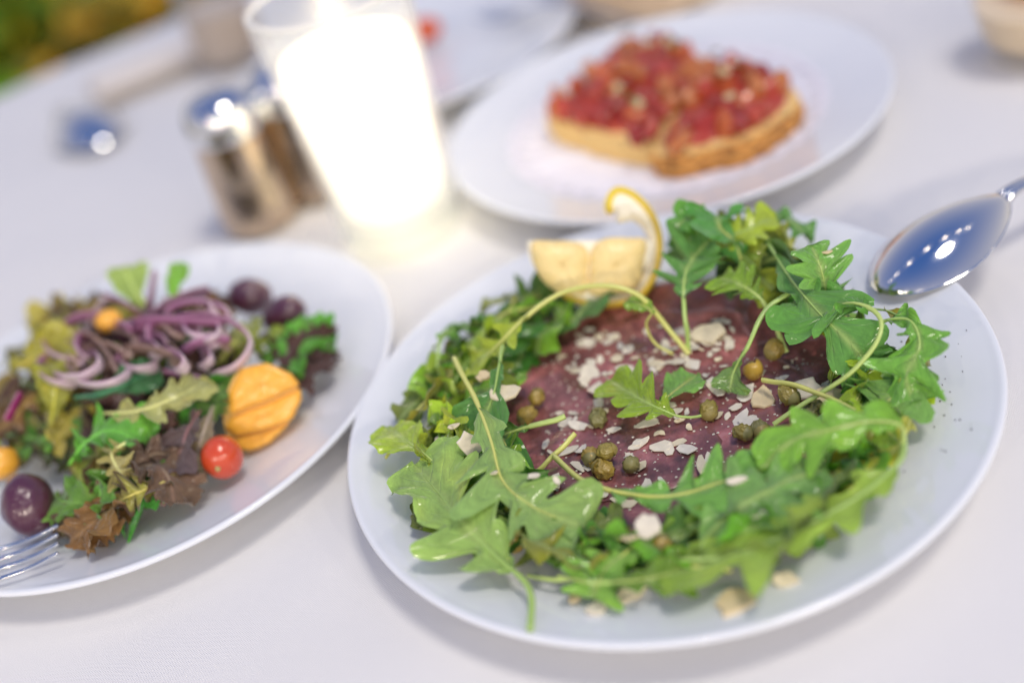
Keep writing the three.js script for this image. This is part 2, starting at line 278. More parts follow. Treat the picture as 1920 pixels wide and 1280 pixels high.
// leaves that can be told apart in the photograph (stem end first, tip last)
rocket('long toothed arugula leaf running down the left of the beef, stem end up', [[852, 672, 0.040], [890, 745, 0.041], [922, 830, 0.040], [945, 905, 0.036], [1000, 950, 0.032], [1096, 990, 0.026]], { w: 0.025, s: 0.26, col: G.pale, roll: 0.05, fold: 0.12, ruffle: 0.09, sr: 0.0018 });
rocket('pale arugula leaf hanging over the front left rim with stem towards us', [[992, 1182, 0.021], [990, 1100, 0.023], [935, 1048, 0.026], [872, 985, 0.030], [815, 915, 0.030], [775, 868, 0.028]], { w: 0.0235, s: 0.30, kind: 'broad', col: [0.388, 0.620, 0.124], roll: -0.05, fold: 0.10, ruffle: 0.10, sr: 0.0019 });
rocket('smooth rounded light green leaf at the far left end of the arugula', [[850, 905, 0.026], [800, 855, 0.030], [760, 825, 0.030], [722, 800, 0.026]], { w: 0.013, s: 0.2, kind: 'round', col: G.lite, roll: 0.2, fold: 0.15 });
rocket('small folded arugula leaf lying alone in the middle of the beef', [[1336, 772, 0.013], [1285, 783, 0.016], [1235, 765, 0.021], [1190, 742, 0.021], [1142, 712, 0.018]], { w: 0.0135, s: 0.34, kind: 'broad', col: G.mid, roll: -0.25, fold: 0.45, ruffle: 0.06, sr: 0.0008 });
rocket('small oval leaf blade beside the middle leaf pointing right', [[1215, 770, 0.014], [1245, 750, 0.018], [1280, 722, 0.018], [1308, 702, 0.016]], { w: 0.0105, s: 0.1, kind: 'round', col: [0.217, 0.480, 0.093], roll: -0.2, fold: 0.1, stem: true, sr: 0.0007 });
rocket('large yellow green arugula leaf across the front right of the plate', [[1692, 812, 0.030], [1690, 860, 0.032], [1620, 925, 0.031], [1500, 990, 0.029], [1380, 1040, 0.028], [1230, 1085, 0.024]], { w: 0.021, s: 0.24, twist: 0.5, kind: 'arugula', col: [0.449, 0.620, 0.078], roll: 0.0, fold: 0.06, ruffle: 0.07, sr: 0.0016 });
rocket('bright green leaf draped above the capers at the right of the beef', [[1690, 855, 0.026], [1692, 800, 0.038], [1640, 790, 0.040], [1560, 805, 0.041], [1490, 825, 0.038], [1425, 880, 0.030]], { w: 0.0165, s: 0.2, kind: 'broad', col: [0.264, 0.620, 0.062], roll: -0.15, fold: -0.15, ruffle: 0.10, sr: 0.0014 });
rocket('curly arugula leaf standing at the right end of the ring', [[1595, 640, 0.030], [1650, 605, 0.036], [1705, 600, 0.040], [1725, 650, 0.037], [1700, 710, 0.030], [1715, 752, 0.024]], { w: 0.018, s: 0.25, kind: 'arugula', col: [0.202, 0.512, 0.078], roll: 0.1, fold: 0.1, ruffle: 0.16, sr: 0.0012 });
rocket('forked arugula blade reaching in from the right rim over the beef', [[1730, 640, 0.028], [1712, 690, 0.028], [1690, 730, 0.026], [1640, 765, 0.023], [1585, 755, 0.018]], { w: 0.020, s: 0.12, kind: 'broad', col: [0.217, 0.512, 0.109], roll: 0.1, fold: 0.1 });
rocket('arugula leaf on a long arching stem below the lemon, blade to the left', [[1292, 662, 0.014], [1248, 610, 0.026], [1195, 552, 0.042], [1130, 535, 0.048], [1050, 550, 0.047], [975, 605, 0.043], [925, 655, 0.036], [880, 690, 0.028]], { w: 0.015, s: 0.68, kind: 'arugula', col: G.lite, roll: 0.2, sr: 0.0014, stemMat: stemMs[2] });
rocket('thin arugula stem bent down from the lemon onto the beef', [[1262, 664, 0.014], [1225, 640, 0.020], [1212, 605, 0.030], [1222, 585, 0.036], [1180, 560, 0.038]], { w: 0.007, s: 0.7, kind: 'round', col: G.mid, sr: 0.0010, stemMat: stemMs[2] });
rocket('arugula leaf with a long looping stem ending on the beef at right', [[1450, 796, 0.014], [1530, 742, 0.022], [1600, 695, 0.032], [1645, 640, 0.040], [1648, 592, 0.044], [1600, 568, 0.044], [1545, 580, 0.040], [1490, 560, 0.034]], { w: 0.019, s: 0.64, kind: 'broad', col: [0.155, 0.419, 0.062], roll: 0.25, fold: 0.1, sr: 0.0013, stemMat: stemMs[0] });
rocket('yellowish cut stem with green blade running right over the cheese', [[1430, 710, 0.020], [1505, 727, 0.024], [1580, 757, 0.024], [1640, 790, 0.022], [1690, 830, 0.02]], { w: 0.013, s: 0.5, kind: 'round', col: G.mid, sr: 0.0014, stemMat: stemMs[2] });
rocket('dark arugula leaf with pale midrib leaning behind the looping stem', [[1440, 455, 0.040], [1485, 525, 0.043], [1540, 590, 0.041], [1605, 655, 0.034], [1630, 690, 0.026]], { w: 0.021, s: 0.10, kind: 'broad', col: [0.139, 0.388, 0.062], roll: 0.2, fold: -0.1, sr: 0.0010 });
rocket('upright arugula leaf at the back right next to the spoon', [[1560, 610, 0.022], [1550, 560, 0.034], [1540, 505, 0.048], [1522, 460, 0.056]], { w: 0.017, s: 0.1, kind: 'arugula', col: [0.232, 0.558, 0.078], roll: 0.2 });
rocket('forked stem with small blades dropping between the cheese shavings', [[1490, 545, 0.040], [1440, 575, 0.038], [1405, 645, 0.030], [1375, 700, 0.018], [1368, 735, 0.014]], { w: 0.008, s: 0.55, kind: 'round', col: G.blue, sr: 0.0014 });
rocket('straight pale stem leaning down beside the split caper', [[1476, 660, 0.014], [1455, 610, 0.022], [1430, 565, 0.032], [1400, 540, 0.036], [1350, 520, 0.038]], { w: 0.013, s: 0.5, kind: 'arugula', col: G.mid, sr: 0.0013, stemMat: stemMs[0] });
rocket('straight green stem hanging from the clump behind the cheese', [[1292, 660, 0.013], [1288, 610, 0.026], [1282, 560, 0.036], [1290, 500, 0.042], [1330, 450, 0.046]], { w: 0.020, s: 0.5, kind: 'arugula', col: [0.155, 0.419, 0.078], sr: 0.0013, stemMat: stemMs[1] });
rocket('short cut yellow stem pointing up over the left of the beef', [[1080, 812, 0.026], [1050, 842, 0.024], [1015, 878, 0.020], [980, 905, 0.016], [950, 940, 0.014]], { w: 0.010, s: 0.55, kind: 'round', col: G.mid, sr: 0.0015, stemMat: stemMs[2] });
rocket('cut green stem pointing right at the left edge of the beef', [[1060, 780, 0.026], [1010, 795, 0.025], [960, 810, 0.022], [910, 830, 0.018]], { w: 0.013, s: 0.45, kind: 'round', col: G.dark, sr: 0.0017, stemMat: stemMs[0] });
rocket('long arugula leaf running right along the front edge of the beef', [[1040, 856, 0.024], [1090, 900, 0.026], [1170, 925, 0.027], [1260, 930, 0.028], [1350, 905, 0.030], [1440, 880, 0.028]], { w: 0.017, s: 0.34, kind: 'arugula', col: [0.248, 0.558, 0.093], roll: -0.1, fold: 0.15, sr: 0.0017 });
rocket('broad arugula leaf curling over the front of the beef, middle', [[1300, 1060, 0.020], [1330, 1000, 0.028], [1390, 950, 0.032], [1460, 910, 0.032], [1545, 880, 0.028]], { w: 0.021, s: 0.12, kind: 'broad', col: [0.232, 0.527, 0.124], roll: -0.1, fold: -0.15, ruffle: 0.12 });
rocket('dark glossy leaf tucked under the long left arugula leaf', [[790, 960, 0.018], [850, 930, 0.022], [910, 915, 0.024], [960, 905, 0.022]], { w: 0.016, s: 0.1, kind: 'round', col: G.dark, fold: 0.2 });
rocket('narrow arugula leaf between the pale leaf and the beef', [[1100, 1000, 0.018], [1060, 1010, 0.022], [1000, 990, 0.024], [930, 985, 0.022], [880, 1010, 0.02]], { w: 0.015, s: 0.3, kind: 'arugula', col: G.blue });
rocket('green leaf with pale stem dipping to the front rim by cheese crumbs', [[1210, 985, 0.026], [1180, 1030, 0.026], [1130, 1075, 0.023], [1110, 1120, 0.020]], { w: 0.015, s: 0.2, kind: 'broad', col: [0.310, 0.620, 0.078] });
rocket('arugula leaf with upright pale rib left of the cheese shard', [[945, 650, 0.040], [935, 690, 0.040], [925, 740, 0.036], [900, 800, 0.028], [880, 850, 0.02]], { w: 0.014, s: 0.2, kind: 'round', col: [0.124, 0.341, 0.078], sr: 0.0014 });
rocket('arugula sprig rising above the far clump, left of the lemon peel end', [[1330, 500, 0.026], [1315, 450, 0.040], [1295, 410, 0.052], [1265, 430, 0.052]], { w: 0.013, s: 0.2, kind: 'arugula', col: [0.155, 0.512, 0.062] });
rocket('light arugula tip pointing right at the back of the ring', [[1310, 490, 0.028], [1350, 455, 0.040], [1400, 430, 0.045], [1455, 408, 0.043]], { w: 0.014, s: 0.2, kind: 'arugula', col: G.lite, roll: 0.2 });
rocket('green arugula tip standing left of the back right leaf clump', [[1395, 520, 0.026], [1380, 460, 0.040], [1350, 425, 0.050], [1345, 405, 0.052]], { w: 0.016, s: 0.1, kind: 'broad', col: [0.109, 0.419, 0.062], roll: 0.3 });
// the rest of the ring
{
  const r = rng(99), sectors = [['at the right side of the beef plate', -0.35, 0.55], ['at the front right of the beef plate', 0.55, 1.2], ['at the front of the beef plate', 1.2, 1.95], ['at the front left of the beef plate', 1.95, 2.75], ['at the left side of the beef plate', 2.75, 3.6], ['at the back left of the beef plate by the lemon', 3.6, 4.4], ['at the back of the beef plate', 4.4, 5.2], ['at the back right of the beef plate near the spoon', 5.2, 5.94]];
  const counts = [7, 10, 15, 14, 20, 22, 21, 17], short = ['right of plate', 'front right', 'front of plate', 'front left', 'left of plate', 'back left', 'back of plate', 'back right by the spoon'];
  sectors.forEach(([where, a0, a1], k) => {
    for (let i = 0; i < counts[k]; i++) {
      const a = a0 + (a1 - a0) * (i + r()) / counts[k], rad = k >= 1 && k <= 3 ? 0.089 + 0.021 * r() : 0.076 + 0.031 * r(), dir = r() < 0.5 ? 1 : -1, L = rr(0.045, 0.075, r), lay = r(), tilt = rr(-0.5, 0.35, r);
      const pts = []; for (let q = 0; q <= 4; q++) { const t = q / 4, aa = a + dir * (t - 0.5) * L / rad * 0.95, r2 = rad + Math.sin(tilt) * L * (t - 0.5) * 0.8 + 0.006 * Math.sin(t * 5 + i); const x = P1.x + Math.cos(aa) * Math.min(r2, 0.121), z = P1.z + Math.sin(aa) * Math.min(r2, 0.121); pts.push(V(x, surf(x, z) + 0.004 + lay * (k >= 1 && k <= 3 ? 0.009 : 0.013) + 0.009 * Math.sin(t * Math.PI) * r() + (k >= 6 ? 0.006 : 0), z)); }
      if (pts.some(p => { const [X, Y] = toPx(p); return (X > 980 && X < 1240 && Y > 400 && Y < 540) || (X > 1590 && Y < 580); })) continue;
      const ci = Math.floor(r() * 6), c = [G.dark, G.mid, G.mid, G.lite, G.blue, G.dark][ci].map(v => v * rr(0.55, 1.2, r)), ki = Math.floor(r() * 4);
      const lb = ['dark green', 'green', 'green', 'light green', 'bluish green', 'dark green'][ci] + ['', ' wide', '', ' rounded'][ki] + ' arugula leaf, ' + (rad < (k >= 1 && k <= 3 ? 0.0995 : 0.091) ? 'inner' : 'outer') + ' side of the ring, ' + short[k];
      leaf('arugula_leaf', lb, 'arugula leaf', 'arugula leaves ' + where, pts, { w: rr(0.0075, 0.0145, r), s: rr(0.05, 0.35, r), kind: ['arugula', 'broad', 'arugula', 'round'][ki], col: c, roll: rr(-0.9, 0.9, r), twist: rr(-1.3, 1.3, r), fold: rr(-0.3, 0.55, r), ruffle: rr(0.14, 0.34, r), sr: rr(0.0006, 0.0011, r), seed: 200 + k * 40 + i, nu: 34, nv: 8 });
    }
  });
}

// ---------------------------------------------------------------- parmesan
{
  const big = [[948, 737, 0.036, 0.010, 'large pale cheese shard lying on the left arugula leaves'], [882, 833, 0.036, 0.0095, 'upright cheese shard at the edge of the left arugula leaf'], [905, 705, 0.038, 0.005, 'small oval cheese piece beside the left arugula stem'], [835, 832, 0.028, 0.008, 'pale cheese piece sunk between the left arugula leaves'], [1500, 732, 0.016, 0.013, 'broad cheese shaving under the crossed stems at right'], [1432, 748, 0.014, 0.009, 'angular cheese shard at the right of the middle leaf'], [1330, 625, 0.018, 0.012, 'long cheese shaving at the back edge of the beef'], [1105, 705, 0.014, 0.010, 'flat cheese shard at the back left of the beef'], [1380, 1127, 0.016, 0.011, 'cream cheese flake lying on the front rim of the plate'], [1183, 1108, 0.019, 0.009, 'yellow cheese flake under the front arugula leaves'], [1118, 1139, 0.016, 0.006, 'small square cheese crumb on the front rim'], [1076, 1121, 0.017, 0.004, 'tiny cheese crumb left of the square one on the front rim'], [1475, 1086, 0.019, 0.006, 'thin cheese crumb showing below the yellow green leaf'], [1215, 988, 0.034, 0.008, 'cheese piece perched on the front arugula leaves'], [1560, 745, 0.018, 0.010, 'cream cheese shaving tucked under the right arugula blade']];
  const tops = scene.children.filter(o => o.name.startsWith('arugula_leaf')); scene.updateMatrixWorld(true); const topAt = (x, z) => { ray.set(V(x, 0.2, z), V(0, -1, 0)); const h = ray.intersectObjects(tops, true); return h.length ? h[0].point.y : null; };
  big.forEach(([x, y, h, s, label], i) => { const p = at(x, y, h); if (i >= 8 && i <= 12) p.copy(at(x, y, surf(p.x, p.z) + 0.0016)); s *= 1.2; const m = mesh('cheese_shard', shard(s * 0.62, s * 0.46, 0.0016, i + 1, rr(-0.15, 0.2)), cheeseMs[i % 3], null, p); m.rotation.set(i === 1 ? 0.9 : rr(-0.1, 0.35), rr(0, 6.3), i === 1 ? 0.5 : rr(-0.25, 0.25)); tag(m, label, 'cheese shaving'); });
  [[985, 868], [1005, 905], [910, 862], [955, 850], [930, 900], [1045, 905], [1180, 1000], [1420, 960], [850, 800], [1380, 900], [1560, 540], [1450, 470]].forEach(([x, y], i) => { const p = at(x, y, 0.036), t = topAt(p.x, p.z); if (t === null) return; p.y = t + 0.0006; const z = rr(0.0022, 0.0042), m = mesh('cheese_flake', shard(z, z * 0.45, 0.0006, 300 + i, 0.1, 9), cheeseMs[i % 4], null, p); m.rotation.set(rr(-0.3, 0.3), rr(0, 6.3), rr(-0.3, 0.3)); tag(m, 'thin cheese flake resting on top of the ' + ['left', 'left', 'left', 'left', 'left', 'front left', 'front', 'front right', 'left', 'front right', 'back right', 'back'][i] + ' arugula leaves', 'cheese flake', 'cheese flakes on the leaves'); });
  const spots = [[1160, 680], [1270, 685], [1300, 660], [1345, 735], [1130, 780], [1240, 845], [1090, 850], [1330, 870], [1318, 880], [1262, 780], [1620, 728], [1100, 640], [1150, 640], [1125, 760], [1085, 805], [1070, 850], [1200, 880], [1215, 800], [1290, 850], [1255, 850], [1275, 835], [1060, 790], [1390, 790], [1175, 700], [1230, 690], [1250, 660], [1300, 690], [1280, 630], [1350, 640], [1370, 660], [1400, 740], [1200, 840], [1080, 690], [1120, 735], [1040, 910], [1130, 930], [1170, 940], [1085, 880], [1410, 795]];
  const r = rng(31); for (let i = 0; i < 120; i++) { const a = r() * 6.28, q = Math.sqrt(r()) * 0.075; const cl = r() < 0.5; spots.push(cl ? [rr(1060, 1400, r), rr(610, 720, r)] : [rr(1020, 1580, r), rr(660, 920, r)]); }
  spots.forEach(([x, y], i) => {
    const p = at(x, y, 0.0125), sz = i < 39 ? rr(0.0035, 0.0062, r) : rr(0.0013, 0.0036, r), m = mesh('cheese_flake', shard(sz, sz * rr(0.35, 0.8, r), rr(0.0003, 0.0006, r), 60 + i, rr(-0.2, 0.3, r), 9), cheeseMs[[0, 1, 3, 1][i % 4]], null, p);
    p.y = meatTop(p.x, p.z) + 0.0008; m.position.y = p.y; m.rotation.set(rr(-0.22, 0.22, r), r() * 6.3, rr(-0.22, 0.22, r));
    tag(m, (sz > 0.005 ? 'larger' : sz > 0.0032 ? 'small' : 'tiny') + ' white cheese flake on the raw beef, ' + (y < 700 ? 'back' : y < 800 ? 'middle' : 'front') + (x < 1160 ? ' left' : x < 1320 ? ' centre' : ' right') + ' of it', 'cheese flake', 'cheese flakes scattered over the beef');
  });
}
// grated dust and ground pepper: nobody could count them
{
  const r = rng(71), geos = [], pep = [];
  for (let i = 0; i < 520; i++) { const p = at(rr(1000, 1560, r), rr(640, 960, r), 0.012), s = rr(0.0002, 0.0006, r), g = new THREE.IcosahedronGeometry(s, 0); g.scale(1.3, 0.7, 1); g.translate(p.x, meatTop(p.x, p.z) + s * 0.4, p.z); geos.push(g); }
  tag(mesh('cheese_dust', mergeGeometries(geos), cheeseMs[3]), 'fine white grated cheese dust over the raw beef', 'cheese dust', null, 'stuff');
  for (let i = 0; i < 26; i++) { const p = at(rr(1690, 1840, r), rr(610, 880, r), 0.018), s = rr(0.00015, 0.0004, r); const q = Math.hypot(p.x - P1.x, p.z - P1.z); if (q > 0.132) continue; const g = new THREE.IcosahedronGeometry(s, 0); g.translate(p.x, surf(p.x, p.z) + 0.0003, p.z); pep.push(g); }
  tag(mesh('ground_pepper', mergeGeometries(pep), std(C(0.06, 0.05, 0.045), 0.8)), 'black ground pepper specks on the bare right rim of the plate', 'pepper', null, 'stuff');
}

// ---------------------------------------------------------------- capers
{
  const M = [[0.30, 0.24, 0.045], [0.21, 0.20, 0.06], [0.40, 0.28, 0.05]].map(c => std(C(...c), 0.38, { clearcoat: 0.5, clearcoatRoughness: 0.2, bumpMap: meatBump, bumpScale: 0.0008 }));
  const budM = [[0.30, 0.24, 0.07], [0.24, 0.22, 0.08]].map(c => std(C(...c), 0.45));
  const list = [[1138, 846, 'topmost caper of the cluster on the front of the beef', 0, .005], [1108, 858, 'caper at the left of the front caper cluster', 2, 0], [1132, 884, 'caper under the cheese slivers in the front cluster', 2, 0], [1184, 873, 'lone darker caper right of the front cluster', 1, 0], [1330, 770, 'caper touching the stem tip of the middle leaf', 0, 0], [1394, 812, 'caper left of the bright draped leaf', 0, .001], [1425, 806, 'caper half under the bright draped leaf', 1, .001], [1480, 742, 'caper on the cheese shaving under the crossed stems', 0, .004], [1525, 762, 'dark caper below the crossed stems', 1, .002], [985, 770, 'brownish caper under the cut green stem at left', 2, .003], [1004, 736, 'caper in the shade of the left arugula', 2, .003], [1122, 786, 'caper in the middle of the beef among cheese flakes', 1, 0], [1452, 655, 'caper half hidden behind the straight pale stem', 2, .002], [1240, 1020, 'shiny caper under the front arugula', 2, .012], [1190, 575, 'caper in the shade under the lemon', 0, .004]];
  list.forEach(([x, y, label, k, up], i) => {
    const p = at(x, y, 0.016 + up), s = 0.0037 + 0.0006 * ((i * 37) % 5) / 4; p.y = meatTop(p.x, p.z) + up + s * 0.8; const c = thing('caper', label, 'caper', p);
    mesh('bud', lump(s * 0.95, s * 0.9, s * 1.15, 0.26 + 0.05 * (i % 3), 2.9, i * 3.1), M[k], c);
    const sep = grid(6, 16, (u, v) => { const a = v * 6.283, q = u * 1.0; return V(Math.cos(a) * Math.sin(q) * s * 1.03, Math.sin(a) * Math.sin(q) * s * 0.97 , (Math.cos(q)) * s * 1.26 * (1 - 0.10 * u * Math.abs(Math.sin(a * 2)))); }); mesh('sepal', sep, budM[i % 2], c);
    c.rotation.set(rr(-0.7, 0.7), rr(0, 6.3), rr(-0.7, 0.7));
  });
  // one split open and one orange
  const p = at(1412, 692, 0.018), c = thing('caper', 'yellow caper split open beside the dropping stem', 'caper', p), o = std(C(0.50, 0.33, 0.05), 0.35, { clearcoat: 0.6, clearcoatRoughness: 0.15 });
  mesh('husk', grid(12, 18, (u, v) => { const a = -2.2 + 4.4 * u, b = v * Math.PI; return V(Math.cos(a) * Math.sin(b) * 0.0048, Math.cos(b) * 0.0066, Math.sin(a) * Math.sin(b) * 0.0042); }), o, c); mesh('seed', lump(0.0026, 0.0040, 0.0026, 0.1, 2, 4), budM[0], c, V(-0.0008, 0, 0)); c.rotation.set(0.2, -1.2, -0.35);
  const q = at(965, 1012, 0.022); tag(mesh('caper', lump(0.0048, 0.0055, 0.0046, 0.12, 1.7, 9), o, null, q), 'orange brown caper under the front left arugula leaves', 'caper');
}

// ---------------------------------------------------------------- lemon wedge with its peel loosened and curled up
{
  const c = at(1108, 512, 0.034), o = thing('lemon_wedge', 'lemon wedge with a loosened curled peel strip on the back left arugula', 'lemon', V(c.x, c.y, c.z));
  const toCam = V(0, EYE, 0).sub(c).normalize(), X = AX[0].clone(), Y = AX[1].clone();
  const pulpT = tex(128, 128, (u, v) => { const k = 0.98 + 0.13 * fbm(u * 5, v * 30, 2, 4) , w = smooth(0.3, 0.9, fbm(u * 3 + 3, v * 22, 5, 3) * 3); return [k, k * (0.97 + 0.03 * w), k * (0.9 + 0.1 * w)]; });
  const pulpM = std(C(1, 0.83, 0.42), 0.6, { map: pulpT, bumpMap: pulpT, bumpScale: 0.0009, clearcoat: 0.35, clearcoatRoughness: 0.25 }), pithM = std(C(0.97, 0.92, 0.76), 0.9), rindM = std(C(1.0, 0.76, 0.06), 0.5, { bumpMap: meatBump, bumpScale: 0.0012, clearcoat: 0.3, clearcoatRoughness: 0.3 });
  const K = 0.0314 / 120; // metres per measured step
  const q2 = (x, y, d) => X.clone().multiplyScalar((x - 1108) * K).addScaledVector(Y, -(y - 512) * K).addScaledVector(toCam, d);
  // two pulp segments: puffy lobes facing us
  const seg = (out, d) => { const sh = new THREE.CatmullRomCurve3(out.map(([x, y]) => V(x, y, 0)), true, 'centripetal'), pts = sh.getPoints(48), cx = out.reduce((s, p) => s + p[0], 0) / out.length, cy = out.reduce((s, p) => s + p[1], 0) / out.length;
    return grid(10, 48, (u, v) => { const p = pts[Math.round(v * 48) % 48], k = Math.sin(u * Math.PI / 2 * 2) , front = u < 0.5; const rr_ = front ? u * 2 : 1 - (u - 0.5) * 2 * 0.06; const z = front ? d * (1 - Math.pow(u * 2, 3)) * 0.35 + d * 0.2 : d * 0.2 - (u - 0.5) * 2 * 0.009; return q2(cx + (p.x - cx) * rr_, cy + (p.y - cy) * rr_, z + 0.0006 * noise.noise(p.x * 0.1, p.y * 0.1, u * 5)); }, null, (u, v) => [u * 2, v * 2]); };
  mesh('pulp_segment', seg([[1000, 455], [1040, 452], [1085, 456], [1102, 470], [1102, 510], [1098, 549], [1052, 549], [1018, 524], [1001, 486]], 0.012), pulpM, o);
  mesh('pulp_segment', seg([[1109, 470], [1128, 450], [1180, 447], [1208, 450], [1206, 490], [1195, 535], [1150, 552], [1106, 550], [1107, 510]], 0.012), pulpM, o);
  // membranes and pith behind and between
  mesh('membrane', grid(8, 24, (u, v) => { const a = Math.PI * (0.0 + v), R0 = 117 * (1 + 0.02 * Math.sin(v * 9)); return q2(1106 - Math.cos(a) * R0 * u * 0.98, 452 + Math.sin(a) * 105 * u, 0.001 - 0.001 * u); }), pithM, o);
  // rind: hugs the right and underside, then lifts off and curls over at the top
  const path = [[1055, 548], [1100, 562], [1150, 565], [1195, 552], [1222, 515], [1232, 468], [1226, 425], [1205, 392], [1178, 370], [1158, 366], [1148, 382], [1150, 402]].map(([x, y], i) => q2(x, y, i > 6 ? 0.004 : 0.0));
  const strip = (th0, off, wd0) => { const cv = new THREE.CatmullRomCurve3(path, false, 'centripetal'); return grid(60, 12, (u, v) => { const T = cv.getTangent(u), D = toCam, N = new THREE.Vector3().crossVectors(T, D).normalize(), a = v * Math.PI * 2, tw = smooth(0.5, 0.82, u), wd = wd0 * (1 - 0.55 * tw), th = th0 * (1 + (off < 0 ? 2.1 : 0.4) * tw), w = wd * Math.min(1, Math.sqrt(clamp((u + 0.002) / 0.1)) , Math.sqrt(clamp((1.002 - u) / 0.05))); return cv.getPoint(u).addScaledVector(D, Math.cos(a) * w - wd).addScaledVector(N, Math.sin(a) * th * Math.min(1, w / wd + 0.2) + off * (off < 0 ? 1 + 2.2 * tw : 1)); }); };
  mesh('rind', strip(0.0016, 0.0016, 0.0105), rindM, o); mesh('pith', strip(0.0027, -0.0018, 0.0100), pithM, o);
}

// ---------------------------------------------------------------- cutlery
function spoonGeo(L = 0.072, W = 0.023, D = 0.0125) {
  const w = (s) => W * Math.pow(Math.sin(Math.PI * Math.pow(clamp(s, 0.0005, 0.9995), 0.86)), 0.62) * (1 - 0.06 * s) , lay = (th) => (u, v) => { const s = u, q = v * 2 - 1, bell = Math.pow(Math.max(0, Math.sin(Math.PI * Math.pow(s, 0.95))), 0.75), ww = w(s); return V(s * L, D * bell * (1 - Math.abs(q) ** 2.3) + th * (1 - 0.5 * q ** 8) + 0.0016 * s, q * ww); };
  const a = grid(48, 28, lay(0.0007)), b = grid(48, 28, lay(-0.0007));
  const rim = []; for (const sg of [0, 1]) rim.push(grid(48, 4, (u, v) => { const p = lay(0.0007)(u, sg), q = lay(-0.0007)(u, sg); return p.lerp(q, v).add(V(0, 0, (sg ? 1 : -1) * 0.0006 * Math.sin(v * Math.PI))); }));
  return mergeGeometries([a, b, ...rim]);
}
function handleGeo(L0, L1, prof) { // prof: [x, y, halfWidth, halfThick]
  const c = new THREE.CatmullRomCurve3(prof.map(p => V(p[0], p[1], 0))), k = new THREE.CatmullRomCurve3(prof.map(p => V(p[2], p[3], 0)));
  return grid(50, 16, (u, v) => { const p = c.getPoint(u), q = k.getPoint(u), a = v * Math.PI * 2, e = u < 0.001 || u > 0.999 ? 0.05 : 1, ca = Math.cos(a), sa = Math.sin(a); return V(p.x, p.y + Math.sign(sa) * Math.pow(Math.abs(sa), 0.7) * q.y * e, Math.sign(ca) * Math.pow(Math.abs(ca), 0.7) * q.x * e); });
}
function spoon(label, tip, neck) {
  const o = thing('serving_spoon', label, 'spoon', tip), d = neck.clone().sub(tip), L = d.length();
  mesh('bowl', spoonGeo(L, L * 0.285, L * 0.15), steel, o);
  mesh('handle', handleGeo(0, 0, [[L * 0.955, 0.0016, 0.0052, 0.0014], [L * 1.03, 0.0024, 0.0042, 0.0021], [L * 1.25, -0.0006, 0.0036, 0.0020], [L * 1.7, -0.0140, 0.0044, 0.0017], [L * 2.25, -0.0320, 0.0068, 0.0014], [L * 2.6, -0.0405, 0.0085, 0.0012], [L * 2.72, -0.0420, 0.0060, 0.0010]]), steel, o);
  const fl = []; for (const sg of [-1, 0, 1]) fl.push(tube([V(L * 0.97, 0.0035, sg * 0.0016), V(L * 1.04, 0.0042, sg * 0.0020), V(L * 1.12, 0.0034, sg * 0.0018), V(L * 1.22, 0.0016, sg * 0.0012)], 0.0003, 0.0004, 20, 6)); mesh('ornament', mergeGeometries(fl), steel, o);
  const X = d.normalize(), Z = new THREE.Vector3().crossVectors(X, V(0, 1, 0)).normalize(), Y = new THREE.Vector3().crossVectors(Z, X); o.quaternion.setFromRotationMatrix(new THREE.Matrix4().makeBasis(X, Y, Z)); return o;
}
const mainSpoon = spoon('large steel spoon lying face down across the right rim of the front plate', at(1648, 548, 0.0195), at(1888, 373, 0.0295));
spoon('blurred steel spoon lying by itself on the far left of the cloth', at(196, 272, 0.004), at(128, 215, 0.006));
{ // fork on the salad plate, coming in from the left
  const tip = at(108, 1010, 0.026), back = at(-150, 1085, 0.034), o = thing('fork', 'steel fork resting on the salad plate at the left edge under the olive', 'fork', back), L = tip.distanceTo(back);
  mesh('handle', handleGeo(0, 0, [[-0.12, -0.012, 0.0075, 0.0012], [-0.08, -0.006, 0.005, 0.0015], [-0.03, 0.004, 0.0035, 0.0022], [0, 0.006, 0.0045, 0.0018], [L * 0.2, 0.001, 0.0115, 0.0012], [L * 0.34, -0.002, 0.0125, 0.0011], [L * 0.38, -0.0025, 0.0125, 0.0010]]), steel, o);
  for (let i = 0; i < 4; i++) { const z = (i - 1.5) * 0.0068; mesh('tine', tube([V(L * 0.36, -0.0024, z), V(L * 0.55, -0.0042, z), V(L * 0.8, -0.003, z * 0.97), V(L, 0.0, z * 0.94)], 0.0017, 0.0008, 16, 8), steel, o); }
  const X = tip.clone().sub(back).normalize(), Z = new THREE.Vector3().crossVectors(X, V(0, 1, 0)).normalize(), Y = new THREE.Vector3().crossVectors(Z, X); o.quaternion.setFromRotationMatrix(new THREE.Matrix4().makeBasis(X, Y, Z));
}

